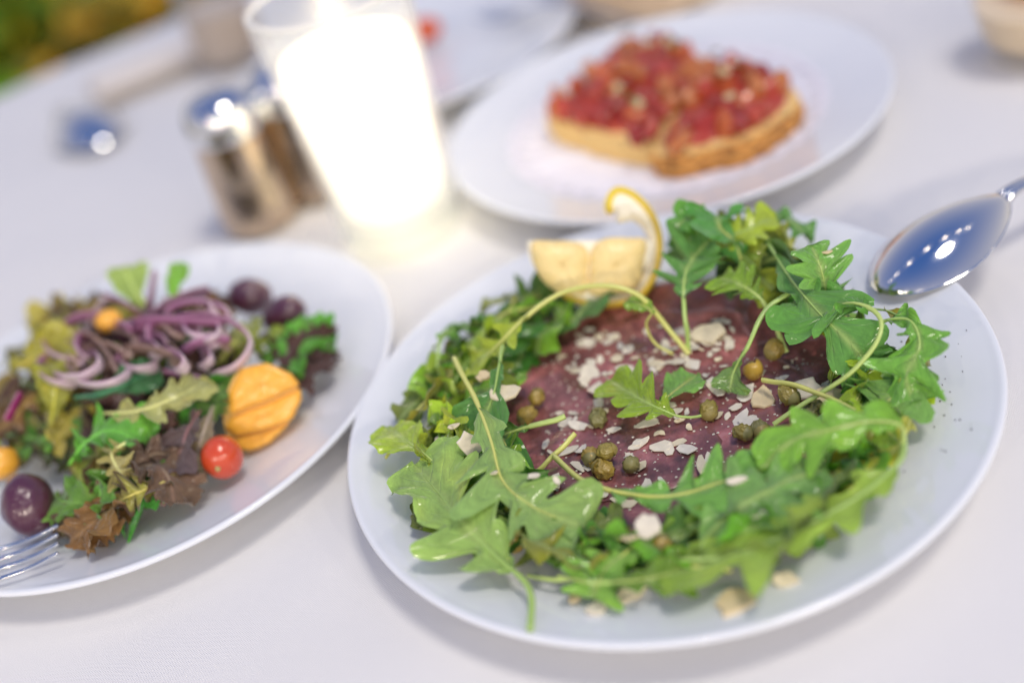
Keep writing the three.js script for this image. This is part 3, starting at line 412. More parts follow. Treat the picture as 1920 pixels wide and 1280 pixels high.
// ---------------------------------------------------------------- the mixed salad
{
  const S = { red: [0.11, 0.045, 0.045], redl: [0.20, 0.11, 0.08], oliv: [0.36, 0.34, 0.035], gre: [0.15, 0.43, 0.04], yel: [0.54, 0.55, 0.08], pale: [0.62, 0.62, 0.2], bro: [0.28, 0.19, 0.04] };
  const lettM = std(C(1, 1, 1), 0.95, { vertexColors: true, map: leafTex, bumpMap: leafBump, bumpScale: 0.001, transmission: 0.3, thickness: 0, clearcoat: 0.55, clearcoatRoughness: 0.2 });
  let k = 0; const let_ = (label, pts, opt, group) => leaf('lettuce_leaf', label, 'lettuce leaf', group, pts, { seed: 900 + k++, kind: 'lettuce', ruffle: 0.28, fold: 0.2, s: 0.06, nu: 54, nv: 12, mat: lettM, fringe: 0.25, sr: 0.0013, ...opt });
  const H = (label, l, opt) => let_(label, px(l), opt);
  H('bright green frilly lettuce tip at the front edge of the salad', [[330, 905, 0.030], [285, 930, 0.028], [240, 955, 0.022], [215, 975, 0.018]], { w: 0.015, kind: 'frisee', col: [0.124, 0.527, 0.062], ruffle: 0.2 });
  H('brown green lettuce leaf drooping over the front rim of the salad plate', [[185, 850, 0.034], [180, 920, 0.030], [165, 980, 0.024], [160, 1015, 0.021]], { w: 0.013, col: S.bro, tipcol: [0.155, 0.078, 0.046] });
  H('wide yellow green lettuce leaf across the middle of the salad', [[195, 775, 0.046], [260, 770, 0.050], [330, 745, 0.050], [388, 715, 0.046]], { w: 0.012, kind: 'broad', col: S.pale, ruffle: 0.2, roll: 0.3 });
  H('dark green rolled leaf above the yellow green lettuce', [[140, 745, 0.048], [200, 735, 0.052], [250, 712, 0.050], [300, 690, 0.046]], { w: 0.009, kind: 'round', col: [0.046, 0.232, 0.054], ruffle: 0.08, roll: 0.4 });
  H('light green leaf tip standing at the top left of the onions', [[290, 600, 0.040], [262, 560, 0.055], [240, 520, 0.062], [232, 500, 0.066]], { w: 0.011, kind: 'round', col: [0.465, 0.620, 0.124], ruffle: 0.06, roll: 0.2 });
  H('small green leaf tip behind the onion rings', [[320, 590, 0.044], [325, 555, 0.056], [330, 520, 0.062], [335, 492, 0.066]], { w: 0.009, kind: 'round', col: [0.248, 0.620, 0.046], ruffle: 0.1 });
  H('green curled lettuce leaf in front of the yellow one', [[130, 870, 0.036], [160, 830, 0.044], [200, 810, 0.046], [270, 830, 0.042]], { w: 0.017, kind: 'broad', col: [0.171, 0.558, 0.046], ruffle: 0.22, roll: -0.2 });
  H('pale frilly lettuce sprig right of the green curled leaf', [[235, 830, 0.046], [210, 850, 0.044], [225, 885, 0.040], [240, 900, 0.036]], { w: 0.009, kind: 'frisee', col: S.pale, ruffle: 0.3 });
  H('green frilly sprig beside the cherry tomato', [[330, 855, 0.030], [320, 880, 0.030], [300, 910, 0.026], [310, 935, 0.020]], { w: 0.011, kind: 'frisee', col: [0.155, 0.512, 0.046], ruffle: 0.25 });
  H('dark red lettuce end sticking out behind the orange piece', [[520, 690, 0.026], [560, 680, 0.028], [600, 665, 0.026], [632, 660, 0.022]], { w: 0.010, kind: 'frisee', col: S.red, ruffle: 0.3 });
  H('dark red lettuce scrap below that end behind the orange piece', [[545, 720, 0.020], [570, 705, 0.024], [590, 690, 0.026], [600, 675, 0.026]], { w: 0.009, col: S.red });
  H('purple brown lettuce leaf hanging left of the cherry tomato', [[375, 770, 0.038], [350, 810, 0.038], [335, 850, 0.034], [270, 890, 0.026]], { w: 0.013, kind: 'broad', col: [0.186, 0.109, 0.101], ruffle: 0.2 });
  H('brown rib of red lettuce standing left of the tomato', [[400, 760, 0.036], [385, 800, 0.036], [370, 850, 0.030], [365, 905, 0.02]], { w: 0.009, kind: 'round', col: [0.372, 0.310, 0.186], ruffle: 0.1 });
  H('yellow lettuce leaf on the left behind the onions', [[20, 700, 0.046], [50, 680, 0.052], [90, 660, 0.054], [120, 700, 0.05]], { w: 0.014, col: [0.589, 0.512, 0.046], ruffle: 0.25, roll: 0.3 });
  H('olive yellow lettuce leaf standing in the left of the salad', [[95, 800, 0.038], [100, 760, 0.048], [105, 715, 0.054], [100, 680, 0.056]], { w: 0.013, kind: 'round', col: [0.512, 0.496, 0.046], ruffle: 0.15, roll: 0.5 });
  H('yellow green lettuce leaf between the onion arc and the right olives', [[430, 690, 0.030], [460, 655, 0.036], [500, 640, 0.036], [545, 655, 0.030]], { w: 0.012, kind: 'broad', col: [0.36, 0.42, 0.04], ruffle: 0.25 });
  H('pale yellow lettuce rib under the onion arc', [[400, 690, 0.036], [425, 660, 0.044], [450, 625, 0.046], [480, 600, 0.042]], { w: 0.010, kind: 'round', col: [0.40, 0.42, 0.07], ruffle: 0.2 });
  H('green lettuce leaf just left of the orange piece', [[400, 790, 0.030], [405, 760, 0.036], [420, 720, 0.038], [440, 695, 0.036]], { w: 0.012, kind: 'frisee', col: [0.12, 0.30, 0.03], ruffle: 0.3 });
  const r = rng(17), zones = [['in the left part of the salad', [-20, 130], [690, 890], 30, [S.oliv, S.yel, S.oliv, S.gre, S.bro, S.oliv]], ['in the middle of the salad', [130, 400], [680, 880], 32, [S.gre, S.gre, S.redl, S.oliv, S.yel, S.red]], ['at the front of the salad', [100, 350], [870, 960], 30, [S.gre, S.redl, S.gre, S.yel, S.oliv, S.bro]], ['at the right of the salad', [380, 560], [600, 720], 24, [S.gre, S.yel, S.oliv, S.red]], ['at the back under the onions', [60, 420], [560, 690], 30, [S.red, S.oliv, S.bro, S.yel]]];
  for (const [where, X, Y, n, cols] of zones) for (let i = 0; i < n; i++) {
    const c = at(rr(...X, r), rr(...Y, r), 0.036), a = r() * 6.28, L = rr(0.03, 0.055, r), lay = r(), y0 = surf(c.x, c.z, P2) + 0.006 + 0.022 * lay * clamp(1.35 - Math.hypot(c.x - P2.x, c.z - P2.z) / 0.12, 0.15, 1), pts = [];
    for (let q = 0; q <= 3; q++) { const t = q / 3 - 0.5; const x = c.x + Math.cos(a + t) * L * t, z = c.z + Math.sin(a + t) * L * t; pts.push(V(x, Math.max(y0 + 0.008 * Math.sin((t + 0.5) * 3.1), surf(x, z, P2) + 0.003), z)); }
    const busy = pts.some(p => { if (Math.hypot(p.x - P2.x, p.z - P2.z) > 0.1165) return true; const [x, y] = toPx(p); return [[425, 562, 705, 830], [375, 460, 810, 905], [0, 110, 880, 1000], [425, 575, 525, 630], [225, 300, 480, 600]].some(b => x > b[0] && x < b[1] && y > b[2] && y < b[3]); }), kd = Math.floor(r() * 4), f = cols[Math.floor(r() * cols.length)], red = f === S.red || f === S.redl; if (busy) continue;
    let_((lay > 0.6 ? 'upper ' : lay < 0.3 ? 'lowest ' : '') + (f === S.redl ? 'brownish red' : red ? 'dark red' : f === S.gre ? 'green' : f === S.bro ? 'brown' : f === S.yel ? 'pale yellow green' : 'olive') + ['', ' finely cut', ' wide', ''][kd] + ' lettuce leaf ' + where, pts, { w: rr(0.009, 0.016, r), kind: ['lettuce', 'frisee', 'broad', 'lettuce'][kd], col: f.map(v => v * rr(0.8, 1.25, r)), roll: rr(-0.7, 0.7, r), twist: rr(-1, 1, r), ruffle: rr(0.2, 0.4, r), tipcol: !red && r() < 0.3 ? [0.13, 0.06, 0.04] : null, stem: r() < 0.6, nu: 40, nv: 10 }, (red ? 'dark red lettuce leaves ' : f === S.gre ? 'green lettuce leaves ' : f === S.bro ? 'brownish lettuce leaves ' : 'yellow green lettuce leaves ') + where);
  }
  // red onion: bent strips with purple skin side and white flesh
  const onM = std(C(1, 1, 1), 0.35, { vertexColors: true, transmission: 0.15, thickness: 0, clearcoat: 0.4, clearcoatRoughness: 0.2 });
  const onion = (label, l, hw, c1, c2) => { const pts = px(l), cv = new THREE.CatmullRomCurve3(pts, false, 'centripetal'), b = pts[0]; hw *= 0.72; const g = grid(40, 12, (u, v) => { const T = cv.getTangent(clamp(u, 0, 0.999)), S2 = new THREE.Vector3().crossVectors(V(0, 1, 0.3), T).normalize(), N = new THREE.Vector3().crossVectors(T, S2), a = v * Math.PI * 2, e = Math.min(1, Math.sqrt(clamp((u + 0.001) / 0.08)), Math.sqrt(clamp((1.001 - u) / 0.08))); return cv.getPoint(u).addScaledVector(N, Math.cos(a) * hw * e).addScaledVector(S2, Math.sin(a) * 0.0011 * e).sub(b); }, (u, v) => { const k2 = smooth(-0.3, 0.6, Math.sin(v * 6.283) + 0.5 * noise.noise(u * 6, v, hw * 900)); return [0, 1, 2].map(i => c1[i] + (c2[i] - c1[i]) * k2); }); tag(mesh('onion_strip', g, onM, null, b), label, 'onion strip', label.startsWith('thin ') ? 'thin onion strips heaped on the salad' : null); };
  const pu = [0.46, 0.20, 0.36], pw = [0.80, 0.64, 0.72], pb = [0.38, 0.25, 0.21], pbw = [0.56, 0.41, 0.35];
  onion('long red onion arc curving round at the right of the onions', [[235, 625, 0.052], [310, 600, 0.058], [390, 592, 0.058], [445, 610, 0.054], [470, 645, 0.050], [445, 685, 0.046], [390, 705, 0.042]], 0.0036, pu, pw);
  onion('pink onion strip lying across the top of the onions', [[215, 615, 0.050], [280, 600, 0.060], [360, 603, 0.060], [420, 606, 0.056]], 0.0042, pu, [0.60, 0.30, 0.42]);
  onion('pale onion strip standing up at the back', [[275, 600, 0.044], [283, 555, 0.056], [290, 505, 0.064]], 0.0036, [0.36, 0.20, 0.30], [0.60, 0.44, 0.50]);
  onion('purple onion strip pointing to the back left', [[270, 590, 0.052], [235, 570, 0.056], [190, 550, 0.056]], 0.0034, [0.20, 0.05, 0.10], [0.38, 0.16, 0.26]);
  onion('mauve onion arc leaning right under the back leaf', [[240, 640, 0.046], [300, 580, 0.056], [350, 555, 0.058], [395, 545, 0.052]], 0.0050, [0.30, 0.16, 0.24], pw);
  onion('dark purple onion hollow in the middle of the onions', [[220, 640, 0.046], [260, 625, 0.050], [300, 635, 0.050], [322, 665, 0.046]], 0.0052, [0.17, 0.05, 0.13], [0.40, 0.26, 0.38]);
  onion('onion strip dropping straight down left of the long arc', [[372, 610, 0.054], [380, 650, 0.048], [386, 700, 0.040]], 0.0034, pu, pw);
  onion('small purple onion end at the far left of the salad', [[12, 790, 0.050], [24, 765, 0.054], [40, 735, 0.056]], 0.0034, [0.35, 0.03, 0.16], [0.66, 0.5, 0.56]);
  onion('white back onion arc against the empty plate', [[160, 640, 0.044], [175, 590, 0.054], [205, 560, 0.056], [240, 575, 0.05]], 0.0026, [0.45, 0.33, 0.36], [0.64, 0.55, 0.56]);
  onion('thin mauve strip under the orange side of the onions', [[280, 690, 0.044], [330, 700, 0.044], [390, 712, 0.042]], 0.0026, pu, pw);
  const anc = [[[[120, 640, 0.052], [165, 630, 0.058], [200, 660, 0.058], [225, 710, 0.052]], 'brown anchovy like strip on top of the salad, middle one'], [[[112, 665, 0.048], [130, 645, 0.054], [150, 670, 0.054], [140, 710, 0.05]], 'brown strip at the left of the salad top'], [[[225, 655, 0.054], [280, 655, 0.057], [330, 670, 0.054], [362, 690, 0.048]], 'long brown strip across the salad under the onions'], [[[150, 720, 0.048], [180, 690, 0.052], [215, 690, 0.052], [240, 720, 0.048]], 'short brown strip low in the salad middle']];
  for (const [l, lb] of anc) onion(lb, l, 0.0054, pb, pbw);
  { const r2 = rng(58); for (let i = 0; i < 38; i++) { const cx = rr(105, 430, r2), cy = rr(590, 690, r2) - (cx - 280) * 0.12, a = r2() * 6.28, q = rr(30, 75, r2), sp = rr(1.2, 3.2, r2), h0 = rr(0.044, 0.056, r2), l = []; for (let k3 = 0; k3 <= 5; k3++) { const t = a + sp * k3 / 5; l.push([cx + Math.cos(t) * q, cy + Math.sin(t) * q * 0.55, h0 + 0.006 * Math.sin(k3 / 5 * 3.14)]); }
    const br = r2() < 0.3; onion((br ? 'thin brownish' : 'thin pink purple') + ' onion strip on the ' + (cx < 230 ? 'left' : cx < 330 ? 'middle' : 'right') + (cy < 630 ? ' back' : ' front') + ' of the onion heap', l, rr(0.0024, 0.0046, r2), br ? pb : pu, br ? pbw : pw); } }
  // olives
  const olM = std(C(0.085, 0.022, 0.045), 0.28, { clearcoat: 0.7, clearcoatRoughness: 0.12, bumpMap: meatBump, bumpScale: 0.0006 });
  const olive = (x, y, h, s, label) => { const m = mesh('olive', lump(s * 1.25, s, s, 0.05, 1.6, x, 24, 32), olM, null, at(x, y, h)); m.rotation.set(0.3, x, 0.4); tag(m, label, 'olive'); };
  olive(52, 945, 0.031, 0.0118, 'purple olive at the front left by the fork'); olive(534, 590, 0.028, 0.0100, 'purple olive farthest right on the bare salad plate'); olive(468, 556, 0.028, 0.0100, 'dark olive left of the right most olive');
  // tomato and orange
  const t = thing('cherry_tomato', 'small red cherry tomato at the front rim of the salad', 'tomato', at(416, 857, 0.0265));
  mesh('flesh', lump(0.0096, 0.0104, 0.0096, 0.02, 1.2, 2, 24, 32), std(C(0.62, 0.07, 0.02), 0.22, { clearcoat: 0.7, clearcoatRoughness: 0.08 }), t); mesh('scar', new THREE.SphereGeometry(0.0014, 8, 6), std(C(0.45, 0.33, 0.12), 0.8), t, V(-0.001, 0.0015, 0.0094));
  { const c = at(490, 765, 0.030), o = thing('orange_piece', 'peeled orange piece of several segments on the right of the salad', 'orange', c);
    const pt = tex(128, 128, (u, v) => { const k = 0.97 + 0.16 * fbm(u * 7, v * 22, 3, 4); return [k, k * 0.98, k * 0.95]; }), M = std(C(1.0, 0.52, 0.06), 0.35, { map: pt, bumpMap: pt, bumpScale: 0.0005, clearcoat: 0.4, clearcoatRoughness: 0.2 }), W = std(C(0.82, 0.52, 0.16), 0.6);
    const Xc = AX[0].clone(), Yc = AX[1].clone(), D = V(0, EYE, 0).sub(c).normalize();
    const outl = [[425, 735], [450, 690], [500, 680], [545, 700], [565, 740], [545, 790], [505, 830], [470, 845], [430, 825], [418, 780]], ctr = [440, 800], K = 0.0255 / 100;
    const q3 = (x, y, d) => Xc.clone().multiplyScalar((x - 490) * K).addScaledVector(Yc, -(y - 765) * K).addScaledVector(D, d);
    const segs = [[[428, 738], [450, 692], [500, 680], [545, 700], [562, 722], [500, 752], [432, 778]], [[431, 782], [500, 756], [563, 727], [566, 748], [548, 786], [495, 806], [440, 818], [420, 802]], [[440, 822], [496, 810], [545, 791], [505, 830], [470, 845], [436, 838]]];
    for (const pl of segs) { const pts = new THREE.CatmullRomCurve3(pl.map(q => V(...q, 0)), true, 'catmullrom', 0.08).getPoints(40), cx = pl.reduce((t, q) => t + q[0], 0) / pl.length, cy = pl.reduce((t, q) => t + q[1], 0) / pl.length;
      mesh('orange_segment', grid(9, 40, (u, v) => { const p = pts[Math.round(v * 40) % 40], f = u < 0.6, k = f ? u / 0.6 * 1.015 : 1.015 - (u - 0.6) / 0.4 * 0.2, z = (f ? 0.0012 * (1 - (u / 0.6) ** 6) : -(u - 0.6) / 0.4 * 0.017) - (cy - 740) * 0.00004; return q3(cx + (p.x - cx) * k, cy + (p.y - cy) * k, z + 0.0006 * noise.noise(p.x * 0.1, p.y * 0.1, u * 4)); }, null, (u, v) => [u, v * 2]), M, o); }
    mesh('membrane', grid(5, 40, (u, v) => { const p = new THREE.CatmullRomCurve3(outl.map(q => V(...q, 0)), true).getPoint(v % 1), k = 0.96 * u; return q3(ctr[0] + (p.x - ctr[0]) * k, ctr[1] + (p.y - ctr[1]) * k, -0.002 - Math.max(0, p.y - 740) * 0.00004); }), W, o);
    tag(mesh('orange_chunk', lump(0.007, 0.006, 0.007, 0.1, 1.5, 3), M, null, at(203, 602, 0.054)), 'tiny orange fruit piece behind the onion strips', 'orange'); tag(mesh('orange_chunk', lump(0.008, 0.008, 0.008, 0.1, 1.5, 7), M, null, at(2, 868, 0.036)), 'orange fruit piece cut by the left picture edge above the olive', 'orange');
  }
}

// ---------------------------------------------------------------- toasts with tomato on the back plate
{
  const doily = []; const N = 120, sh = new THREE.Shape(); for (let i = 0; i <= N * 4; i++) { const a = i / (N * 4) * Math.PI * 2, q = 0.098 + 0.003 * Math.abs(Math.sin(a * 18)); const x = Math.cos(a) * q, y = Math.sin(a) * q; i ? sh.lineTo(x, y) : sh.moveTo(x, y); }
  for (let i = 0; i < 36; i++) { const a = (i + 0.5) / 36 * Math.PI * 2, h = new THREE.Path(); h.absellipse(Math.cos(a) * 0.091, Math.sin(a) * 0.091, 0.004, 0.002, 0, Math.PI * 2, true, a); sh.holes.push(h); }
  const g = new THREE.ExtrudeGeometry(sh, { depth: 0.0005, bevelEnabled: false, curveSegments: 10 }); g.rotateX(-Math.PI / 2); const p = g.attributes.position; for (let i = 0; i < p.count; i++) p.setY(i, p.getY(i) + plateY(Math.hypot(p.getX(i), p.getZ(i))) + 0.0006); g.computeVertexNormals();
  tag(mesh('paper_doily', g, std(C(0.80, 0.79, 0.86), 0.9), null, P3.clone()), 'scalloped white paper doily under the tomato toasts', 'doily');
  const crustT = tex(128, 128, (u, v) => { const k = 0.8 + 1.1 * fbm(u * 6, v * 6, 2, 4); return [0.9 * k + 0.1, k * 0.92, k * 0.8]; }), crumbT = tex(128, 128, (u, v) => { const k = 0.95 + 0.4 * fbm(u * 14, v * 14, 6, 4); return [k, k * 0.96, k * 0.88]; }), crumbM = std(C(0.95, 0.70, 0.34), 0.85, { map: crumbT, bumpMap: crumbT, bumpScale: 0.002 }), crustM = std(C(0.86, 0.48, 0.15), 0.7, { map: crustT, bumpMap: crumbT, bumpScale: 0.002 });
  const tomT = [[0.42, 0.04, 0.015], [0.50, 0.10, 0.02], [0.30, 0.02, 0.012], [0.46, 0.14, 0.03]].map(c => std(C(...c), 0.18, { clearcoat: 0.6, clearcoatRoughness: 0.12 })), garM = std(C(0.62, 0.50, 0.27), 0.5), basM = std(C(0.10, 0.13, 0.03), 0.6);
  const toast = (label, l, th, where, n, s) => {
    const pts = l.map(([x, y]) => at(x, y, 0.010)), c = pts.reduce((a, b) => a.add(b), V()).multiplyScalar(1 / pts.length), o = thing('toast_slice', label, 'toast', c), cv = new THREE.CatmullRomCurve3(pts.map(p => p.clone().sub(c)), true, 'centripetal'), r = rng(s);
    const e = (v, k) => cv.getPoint(v % 1).multiplyScalar(k * (1 + 0.07 * noise.noise(Math.cos(v * 6.283) * 2.6, Math.sin(v * 6.283) * 2.6, s)));
    mesh('crust', grid(8, 60, (u, v) => { const q = e(v, 0.97 + 0.05 * Math.sin(u * Math.PI)); q.y = u * th * (1 + 0.16 * noise.noise(Math.cos(v * 6.283) * 3, Math.sin(v * 6.283) * 3, s)); q.multiplyScalar(1 + 0.03 * noise.noise(u * 3, Math.cos(v * 6.283) * 9, Math.sin(v * 6.283) * 9)); return q; }, null, (u, v) => [u, v * 8]), s % 2 ? crustM : crumbM, o);
    mesh('crumb', grid(8, 60, (u, v) => { const q = e(v, 0.98 * u); q.y = th + 0.002 * (1 - u ** 6) + 0.0012 * noise.noise(q.x * 200, q.z * 200, s); return q; }, null, (u, v, q) => [q.x * 30, q.z * 30]), crumbM, o); mesh('underside', grid(2, 40, (u, v) => { const q = e(v, 0.95 * u); q.y = 0; return q; }), crustM, o);
    const heap = grid(10, 48, (u, v) => { const q = e(v, (0.86 + 0.12 * noise.noise(v * 9, s, 3)) * u); q.y = th + 0.0095 * Math.pow(1 - u * u, 0.55) + 0.004 * (1 - u * 0.6) * noise.noise(q.x * 110, q.z * 110, s); return q; }, null, (u, v, q) => [q.x * 30, q.z * 30]); tag(mesh('tomato_pulp', heap, tomT[0], null, c.clone()), 'wet red tomato pulp spread over the ' + where, 'tomato pulp');
    for (let i = 0; i < n; i++) { const v = r(), k = Math.sqrt(r()) * 0.97, q = e(v, k).add(c), sz = rr(0.0045, 0.0082, r); q.y = c.y + th + 0.001 + 0.0085 * Math.sqrt(Math.max(0, 1 - k * k)) + 0.003 * r(); const m = mesh('tomato_dice', lump(sz * rr(0.8, 1.5, r), sz * 0.62, sz * 0.9, 0.34, 1.5, i + s * 9, 9, 12), tomT[Math.floor(r() * 4)], null, q); m.rotation.set(r() * 3, r() * 6, r() * 3); tag(m, (q.y > c.y + th + 0.012 ? 'topmost' : 'lower') + ' chopped tomato piece at the ' + (q.z > c.z + 0.012 ? 'front ' : q.z < c.z - 0.012 ? 'back ' : '') + (q.x < c.x - 0.01 ? 'left' : q.x > c.x + 0.01 ? 'right' : 'centre') + ' of the ' + where, 'tomato piece', 'tomato pieces on the ' + where); }
    for (let i = 0; i < 4; i++) { const q = e(r(), 0.75 * Math.sqrt(r())).add(c); q.y = c.y + th + 0.018 + 0.004 * r(); const gl = i % 2; const m = mesh(gl ? 'garlic_bit' : 'basil_shred', shard(0.0045, 0.003, 0.0012, s * 20 + i), gl ? garM : basM, null, q); m.rotation.set(rr(-0.4, 0.4, r), r() * 6, 0); tag(m, (gl ? 'pale garlic bit among the tomato of the ' : 'dark green basil shred on the tomato of the ') + where, gl ? 'garlic' : 'basil', (gl ? 'garlic bits on the ' : 'basil shreds on the ') + where); }
  };
  toast('golden toast slice at the front left of the back plate heaped with tomato', [[1035, 250], [1090, 285], [1160, 305], [1240, 318], [1262, 285], [1250, 205], [1170, 165], [1090, 190]], 0.016, 'front left toast', 34, 2);
  toast('browner toast slice at the right of the back plate heaped with tomato', [[1235, 335], [1330, 325], [1430, 295], [1502, 240], [1495, 205], [1430, 180], [1330, 182], [1270, 240]], 0.015, 'right toast', 36, 3);
  toast('toast slice at the far side of the back plate partly hidden by the others', [[1120, 215], [1210, 235], [1310, 225], [1350, 185], [1310, 145], [1220, 125], [1140, 160]], 0.017, 'far toast', 24, 5);
}

// ---------------------------------------------------------------- candle in its glass
{
  const p = V(-0.0425, 0, -0.624), o = thing('candle_glass', 'tall clear glass tumbler holding the lit candle', 'candle glass', p), pane = new THREE.MeshPhysicalMaterial({ color: C(0.97, 0.98, 0.98), roughness: 0.28, transmission: 1, thickness: 0, ior: 1.5, side: THREE.DoubleSide }), rimM = std(C(0.95, 0.95, 0.95), 0.5, { transmission: 0.6, thickness: 0 });
  const H = 0.152, rad = (y) => 0.0372 + (0.0455 - 0.0372) * y / H;
  mesh('wall', lathe(smoothProfile([[rad(0.014), 0.014], [rad(0.05), 0.05], [rad(0.1), 0.1], [rad(H - 0.001), H - 0.001], [rad(H) - 0.001, H + 0.0006], [rad(H) - 0.0024, H - 0.001], [rad(0.1) - 0.0024, 0.1], [rad(0.024) - 0.0024, 0.025]], 60), 80), pane, o);
  { const t = new THREE.TorusGeometry(rad(H) - 0.0012, 0.0015, 10, 64); t.rotateX(Math.PI / 2); mesh('rim', t, rimM, o, V(0, H, 0)); }
  mesh('base', lathe(smoothProfile([[0, 0.0006], [0.030, 0.0004], [0.0345, 0.0010], [0.0368, 0.0045], [0.0382, 0.0226]], 30).concat([[0.0355, 0.0236], [0.02, 0.0218], [0, 0.0214]]), 80), new THREE.MeshPhysicalMaterial({ color: C(0.97, 0.98, 0.96), roughness: 0.2, transmission: 0.97, thickness: 0, ior: 1.5, side: THREE.DoubleSide }), o);
  const c = thing('candle', 'glowing white lit candle inside the clear tumbler', 'candle', V(p.x, 0.0225, p.z));
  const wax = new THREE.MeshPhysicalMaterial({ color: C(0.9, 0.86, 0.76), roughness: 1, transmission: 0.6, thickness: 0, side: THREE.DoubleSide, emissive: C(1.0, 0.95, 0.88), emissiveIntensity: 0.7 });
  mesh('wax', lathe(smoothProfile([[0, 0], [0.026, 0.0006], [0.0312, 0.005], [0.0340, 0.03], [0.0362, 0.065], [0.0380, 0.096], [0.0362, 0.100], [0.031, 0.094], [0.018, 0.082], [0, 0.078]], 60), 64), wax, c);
  mesh('wick', tube([V(0, 0.077, 0), V(0.0004, 0.085, 0), V(0.0012, 0.090, 0)], 0.0009, 0.0006, 8, 6), std(C(0.03, 0.025, 0.02), 0.9), c);
  mesh('flame', lathe(smoothProfile([[0, 0.083], [0.0045, 0.089], [0.0058, 0.096], [0.0040, 0.108], [0.0014, 0.120], [0, 0.125]], 30), 24), new THREE.MeshPhysicalMaterial({ color: C(0, 0, 0), emissive: C(1, 0.80, 0.48), emissiveIntensity: 25 }), c);
  const l = new THREE.PointLight(C(1, 0.93, 0.82), 0.006); l.position.set(p.x, 0.0225 + 0.078, p.z); l.castShadow = true; l.shadow.radius = 0.25; scene.add(l);
}
// ---------------------------------------------------------------- shakers
function shaker(label, p, mat, H = 0.092, sc = 1.24) {
  const o = thing('pepper_shaker', label, 'shaker', p); o.scale.set(sc, sc * 0.82, sc);
  mesh('body', new THREE.LatheGeometry(smoothProfile([[0, 0.0004], [0.0195, 0.0005], [0.0212, 0.003], [0.0205, 0.03], [0.0192, 0.058], [0.0188, H * 0.70]], 40).concat([[0, H * 0.70]]).map(q => new THREE.Vector2(...q)), 40), mat, o);
  mesh('cap', lathe(smoothProfile([[0.0192, H * 0.69], [0.0204, H * 0.70], [0.0208, H * 0.76], [0.0200, H * 0.83], [0.0165, H * 0.93], [0.010, H * 0.985], [0, H]], 40), 48), steel, o);
  const hs = []; for (let i = 0; i < 7; i++) { const a = i / 6 * 6.283, q = i === 6 ? 0 : 0.006; const g = new THREE.CylinderGeometry(0.0007, 0.0007, 0.0006, 8); g.translate(Math.cos(a) * q, H * (i === 6 ? 1 : 0.994) , Math.sin(a) * q); hs.push(g); } mesh('holes', mergeGeometries(hs), std(C(0.02, 0.02, 0.02), 0.9), o);
}
shaker('shiny metal shaker with domed cap left of the candle glass', at(495, 436, 0).add(V(0, 0, -0.02)), steelWarm);
shaker('darker metal shaker half hidden behind the candle glass', at(610, 415, 0).add(V(0, 0, -0.05)), std(C(0.45, 0.36, 0.28), 0.2, { metalness: 1 }));

// ---------------------------------------------------------------- far things on the cloth
{
  const t = P4; const m = mesh('tomato_wedge', lump(0.016, 0.010, 0.011, 0.12, 1.3, 3), std(C(0.66, 0.10, 0.02), 0.3, { clearcoat: 0.5 }), null, at(792, 58, 0.022)); tag(m, 'red tomato wedge on the far plate right behind the candle glass', 'tomato');
}

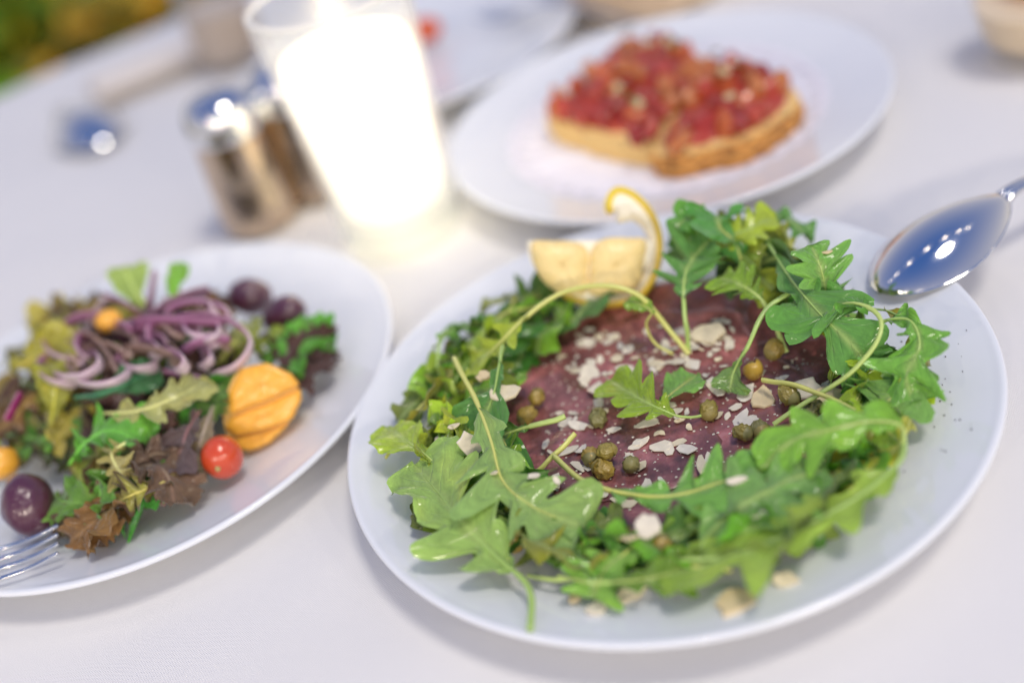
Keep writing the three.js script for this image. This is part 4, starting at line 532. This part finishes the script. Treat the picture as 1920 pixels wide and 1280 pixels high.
{ // folded napkin, basket, sauce bowl, brown tumbler, fork on the far plate
  const nm = std(C(0.84, 0.77, 0.69), 0.9, { bumpMap: weave, bumpScale: 0.0003 }), a = at(175, 182, 0), b = at(405, 88, 0), c = a.clone().add(b).multiplyScalar(0.5), o = thing('folded_napkin', 'tan folded cloth napkin lying near the far table edge', 'napkin', c), L = a.distanceTo(b);
  for (let i = 0; i < 3; i++) { const W = 0.085 - i * 0.008; mesh('fold', grid(24, 16, (u, v) => { const t = v * Math.PI * 2, x = (u - 0.5) * L * (1 - i * 0.04), z = Math.cos(t) * W / 2, y = 0.002 + i * 0.0042 + Math.sin(t) * 0.0024 + 0.0012 * noise.noise(x * 30, z * 30, i); return V(x, Math.max(y, 0.0004), z + i * 0.004); }, null, (u, v) => [u * L, v * 0.1]), nm, o); }
  o.rotation.y = -Math.atan2(b.z - a.z, b.x - a.x);
  const bp = at(1235, 42, 0).add(V(0.01, 0, -0.062)), bo = thing('bread_basket', 'tan woven bread basket at the top edge above the toasts', 'basket', bp), bM = [std(C(0.80, 0.66, 0.50), 0.8), std(C(0.70, 0.54, 0.38), 0.8)];
  for (let k = 0; k < 9; k++) { const t = new THREE.TorusGeometry(0.056 + k * 0.0016, 0.0042, 8, 80); t.rotateX(Math.PI / 2); const p = t.attributes.position; for (let i = 0; i < p.count; i++) { const an = Math.atan2(p.getZ(i), p.getX(i)), w = 1 + 0.03 * Math.sin(an * 14 + k * Math.PI); p.setX(i, p.getX(i) * w); p.setZ(i, p.getZ(i) * w); } t.computeVertexNormals(); mesh('strand', t, bM[k % 2], bo, V(0, 0.0044 + k * 0.0066, 0)); }
  mesh('bottom', new THREE.CylinderGeometry(0.057, 0.057, 0.004, 48), bM[1], bo, V(0, 0.0034, 0));
  const rp = mesh('bread_roll', lump(0.045, 0.026, 0.036, 0.06, 1.5, 2, 20, 28), std(C(0.66, 0.38, 0.13), 0.6), null, bp.clone().add(V(0, 0.055, 0))); tag(rp, 'brown bread roll inside the tan basket', 'bread');
  const sp = at(1945, 92, 0), so = thing('sauce_bowl', 'small clear glass bowl with tan sauce at the upper right corner', 'bowl', sp), gl = new THREE.MeshPhysicalMaterial({ color: C(0.97, 0.97, 0.97), roughness: 0.2, transmission: 1, thickness: 0, side: THREE.DoubleSide });
  mesh('glass', lathe(smoothProfile([[0, 0.001], [0.026, 0.001], [0.031, 0.006], [0.037, 0.028], [0.041, 0.048], [0.0395, 0.0485], [0.035, 0.028], [0.029, 0.008], [0, 0.0055]], 50), 64), gl, so);
  mesh('sauce', lathe(smoothProfile([[0, 0.0062], [0.027, 0.009], [0.0345, 0.028], [0.036, 0.033], [0.030, 0.0335], [0, 0.0325]], 40), 48), std(C(0.80, 0.64, 0.42), 0.5), so);
  tag(mesh('bread_piece', lump(0.020, 0.010, 0.016, 0.15, 1.5, 6), std(C(0.85, 0.52, 0.18), 0.7), null, sp.clone().add(V(0.004, 0.044, -0.006))), 'toasted orange brown bread piece in the sauce bowl', 'bread');
  const tp = at(440, 135, 0).add(V(0, 0, -0.03)), to = thing('drink_tumbler', 'tumbler of brown drink standing behind the candle glass', 'tumbler', tp);
  mesh('glass', lathe(smoothProfile([[0, 0.001], [0.028, 0.001], [0.030, 0.006], [0.033, 0.06], [0.035, 0.105], [0.0335, 0.105], [0.0315, 0.06], [0.0285, 0.008], [0, 0.006]], 50), 64), gl, to);
  mesh('drink', lathe(smoothProfile([[0, 0.0065], [0.0278, 0.009], [0.0305, 0.05], [0.0300, 0.052], [0, 0.0515]], 40), 48), std(C(0.70, 0.59, 0.48), 0.15, { transmission: 0.3, thickness: 0 }), to);
  const fk = scene.getObjectByName('fork').clone(); fk.name = numbered('fork'); scene.add(fk); tag(fk, 'blurred steel fork lying across the far plate at the top', 'fork'); fk.position.copy(at(1010, 20, 0.024)); fk.rotation.set(0, 2.4, 0);
}

// ---------------------------------------------------------------- string of warm bulbs over the table (seen mirrored in the spoon and as glints)
{
  const o = thing('string_lights', 'string of small warm bulbs hung above the table', 'string lights', V(0, 1.75, -0.6)), bm = new THREE.MeshPhysicalMaterial({ color: C(0.9, 0.8, 0.6), emissive: C(1, 0.86, 0.62), emissiveIntensity: 14 }), cm = std(C(0.02, 0.02, 0.02), 0.7);
  const pts = []; for (const [z, n, x0, x1] of [[-0.75, 7, -1.3, 1.6], [1.55, 6, -1.5, 1.5]]) { const line = []; for (let i = 0; i < n; i++) { const t = i / (n - 1), p = V(x0 + (x1 - x0) * t, 0.25 * (2 * t - 1) ** 2 - (z > 0 ? 0.75 : 0), z + 0.25 * t + 0.5); line.push(p); }
    mesh('wire', tube(line, 0.004, 0.004, 40, 6), cm, o);
    for (const p of line) { mesh('bulb', new THREE.SphereGeometry(0.026, 16, 12), bm, o, p.clone().add(V(0, -0.045, 0))); mesh('socket', new THREE.CylinderGeometry(0.012, 0.014, 0.03, 12), cm, o, p.clone().add(V(0, -0.013, 0)));
      const l = new THREE.PointLight(C(1, 0.87, 0.70), z > 0 ? 1.75 : 0.09); l.position.copy(p).add(V(0, -0.045, 0)).add(o.position); l.castShadow = true; l.shadow.radius = 1.0; scene.add(l); } }
}
scene.updateMatrixWorld(true);
renderer.render(scene, camera);
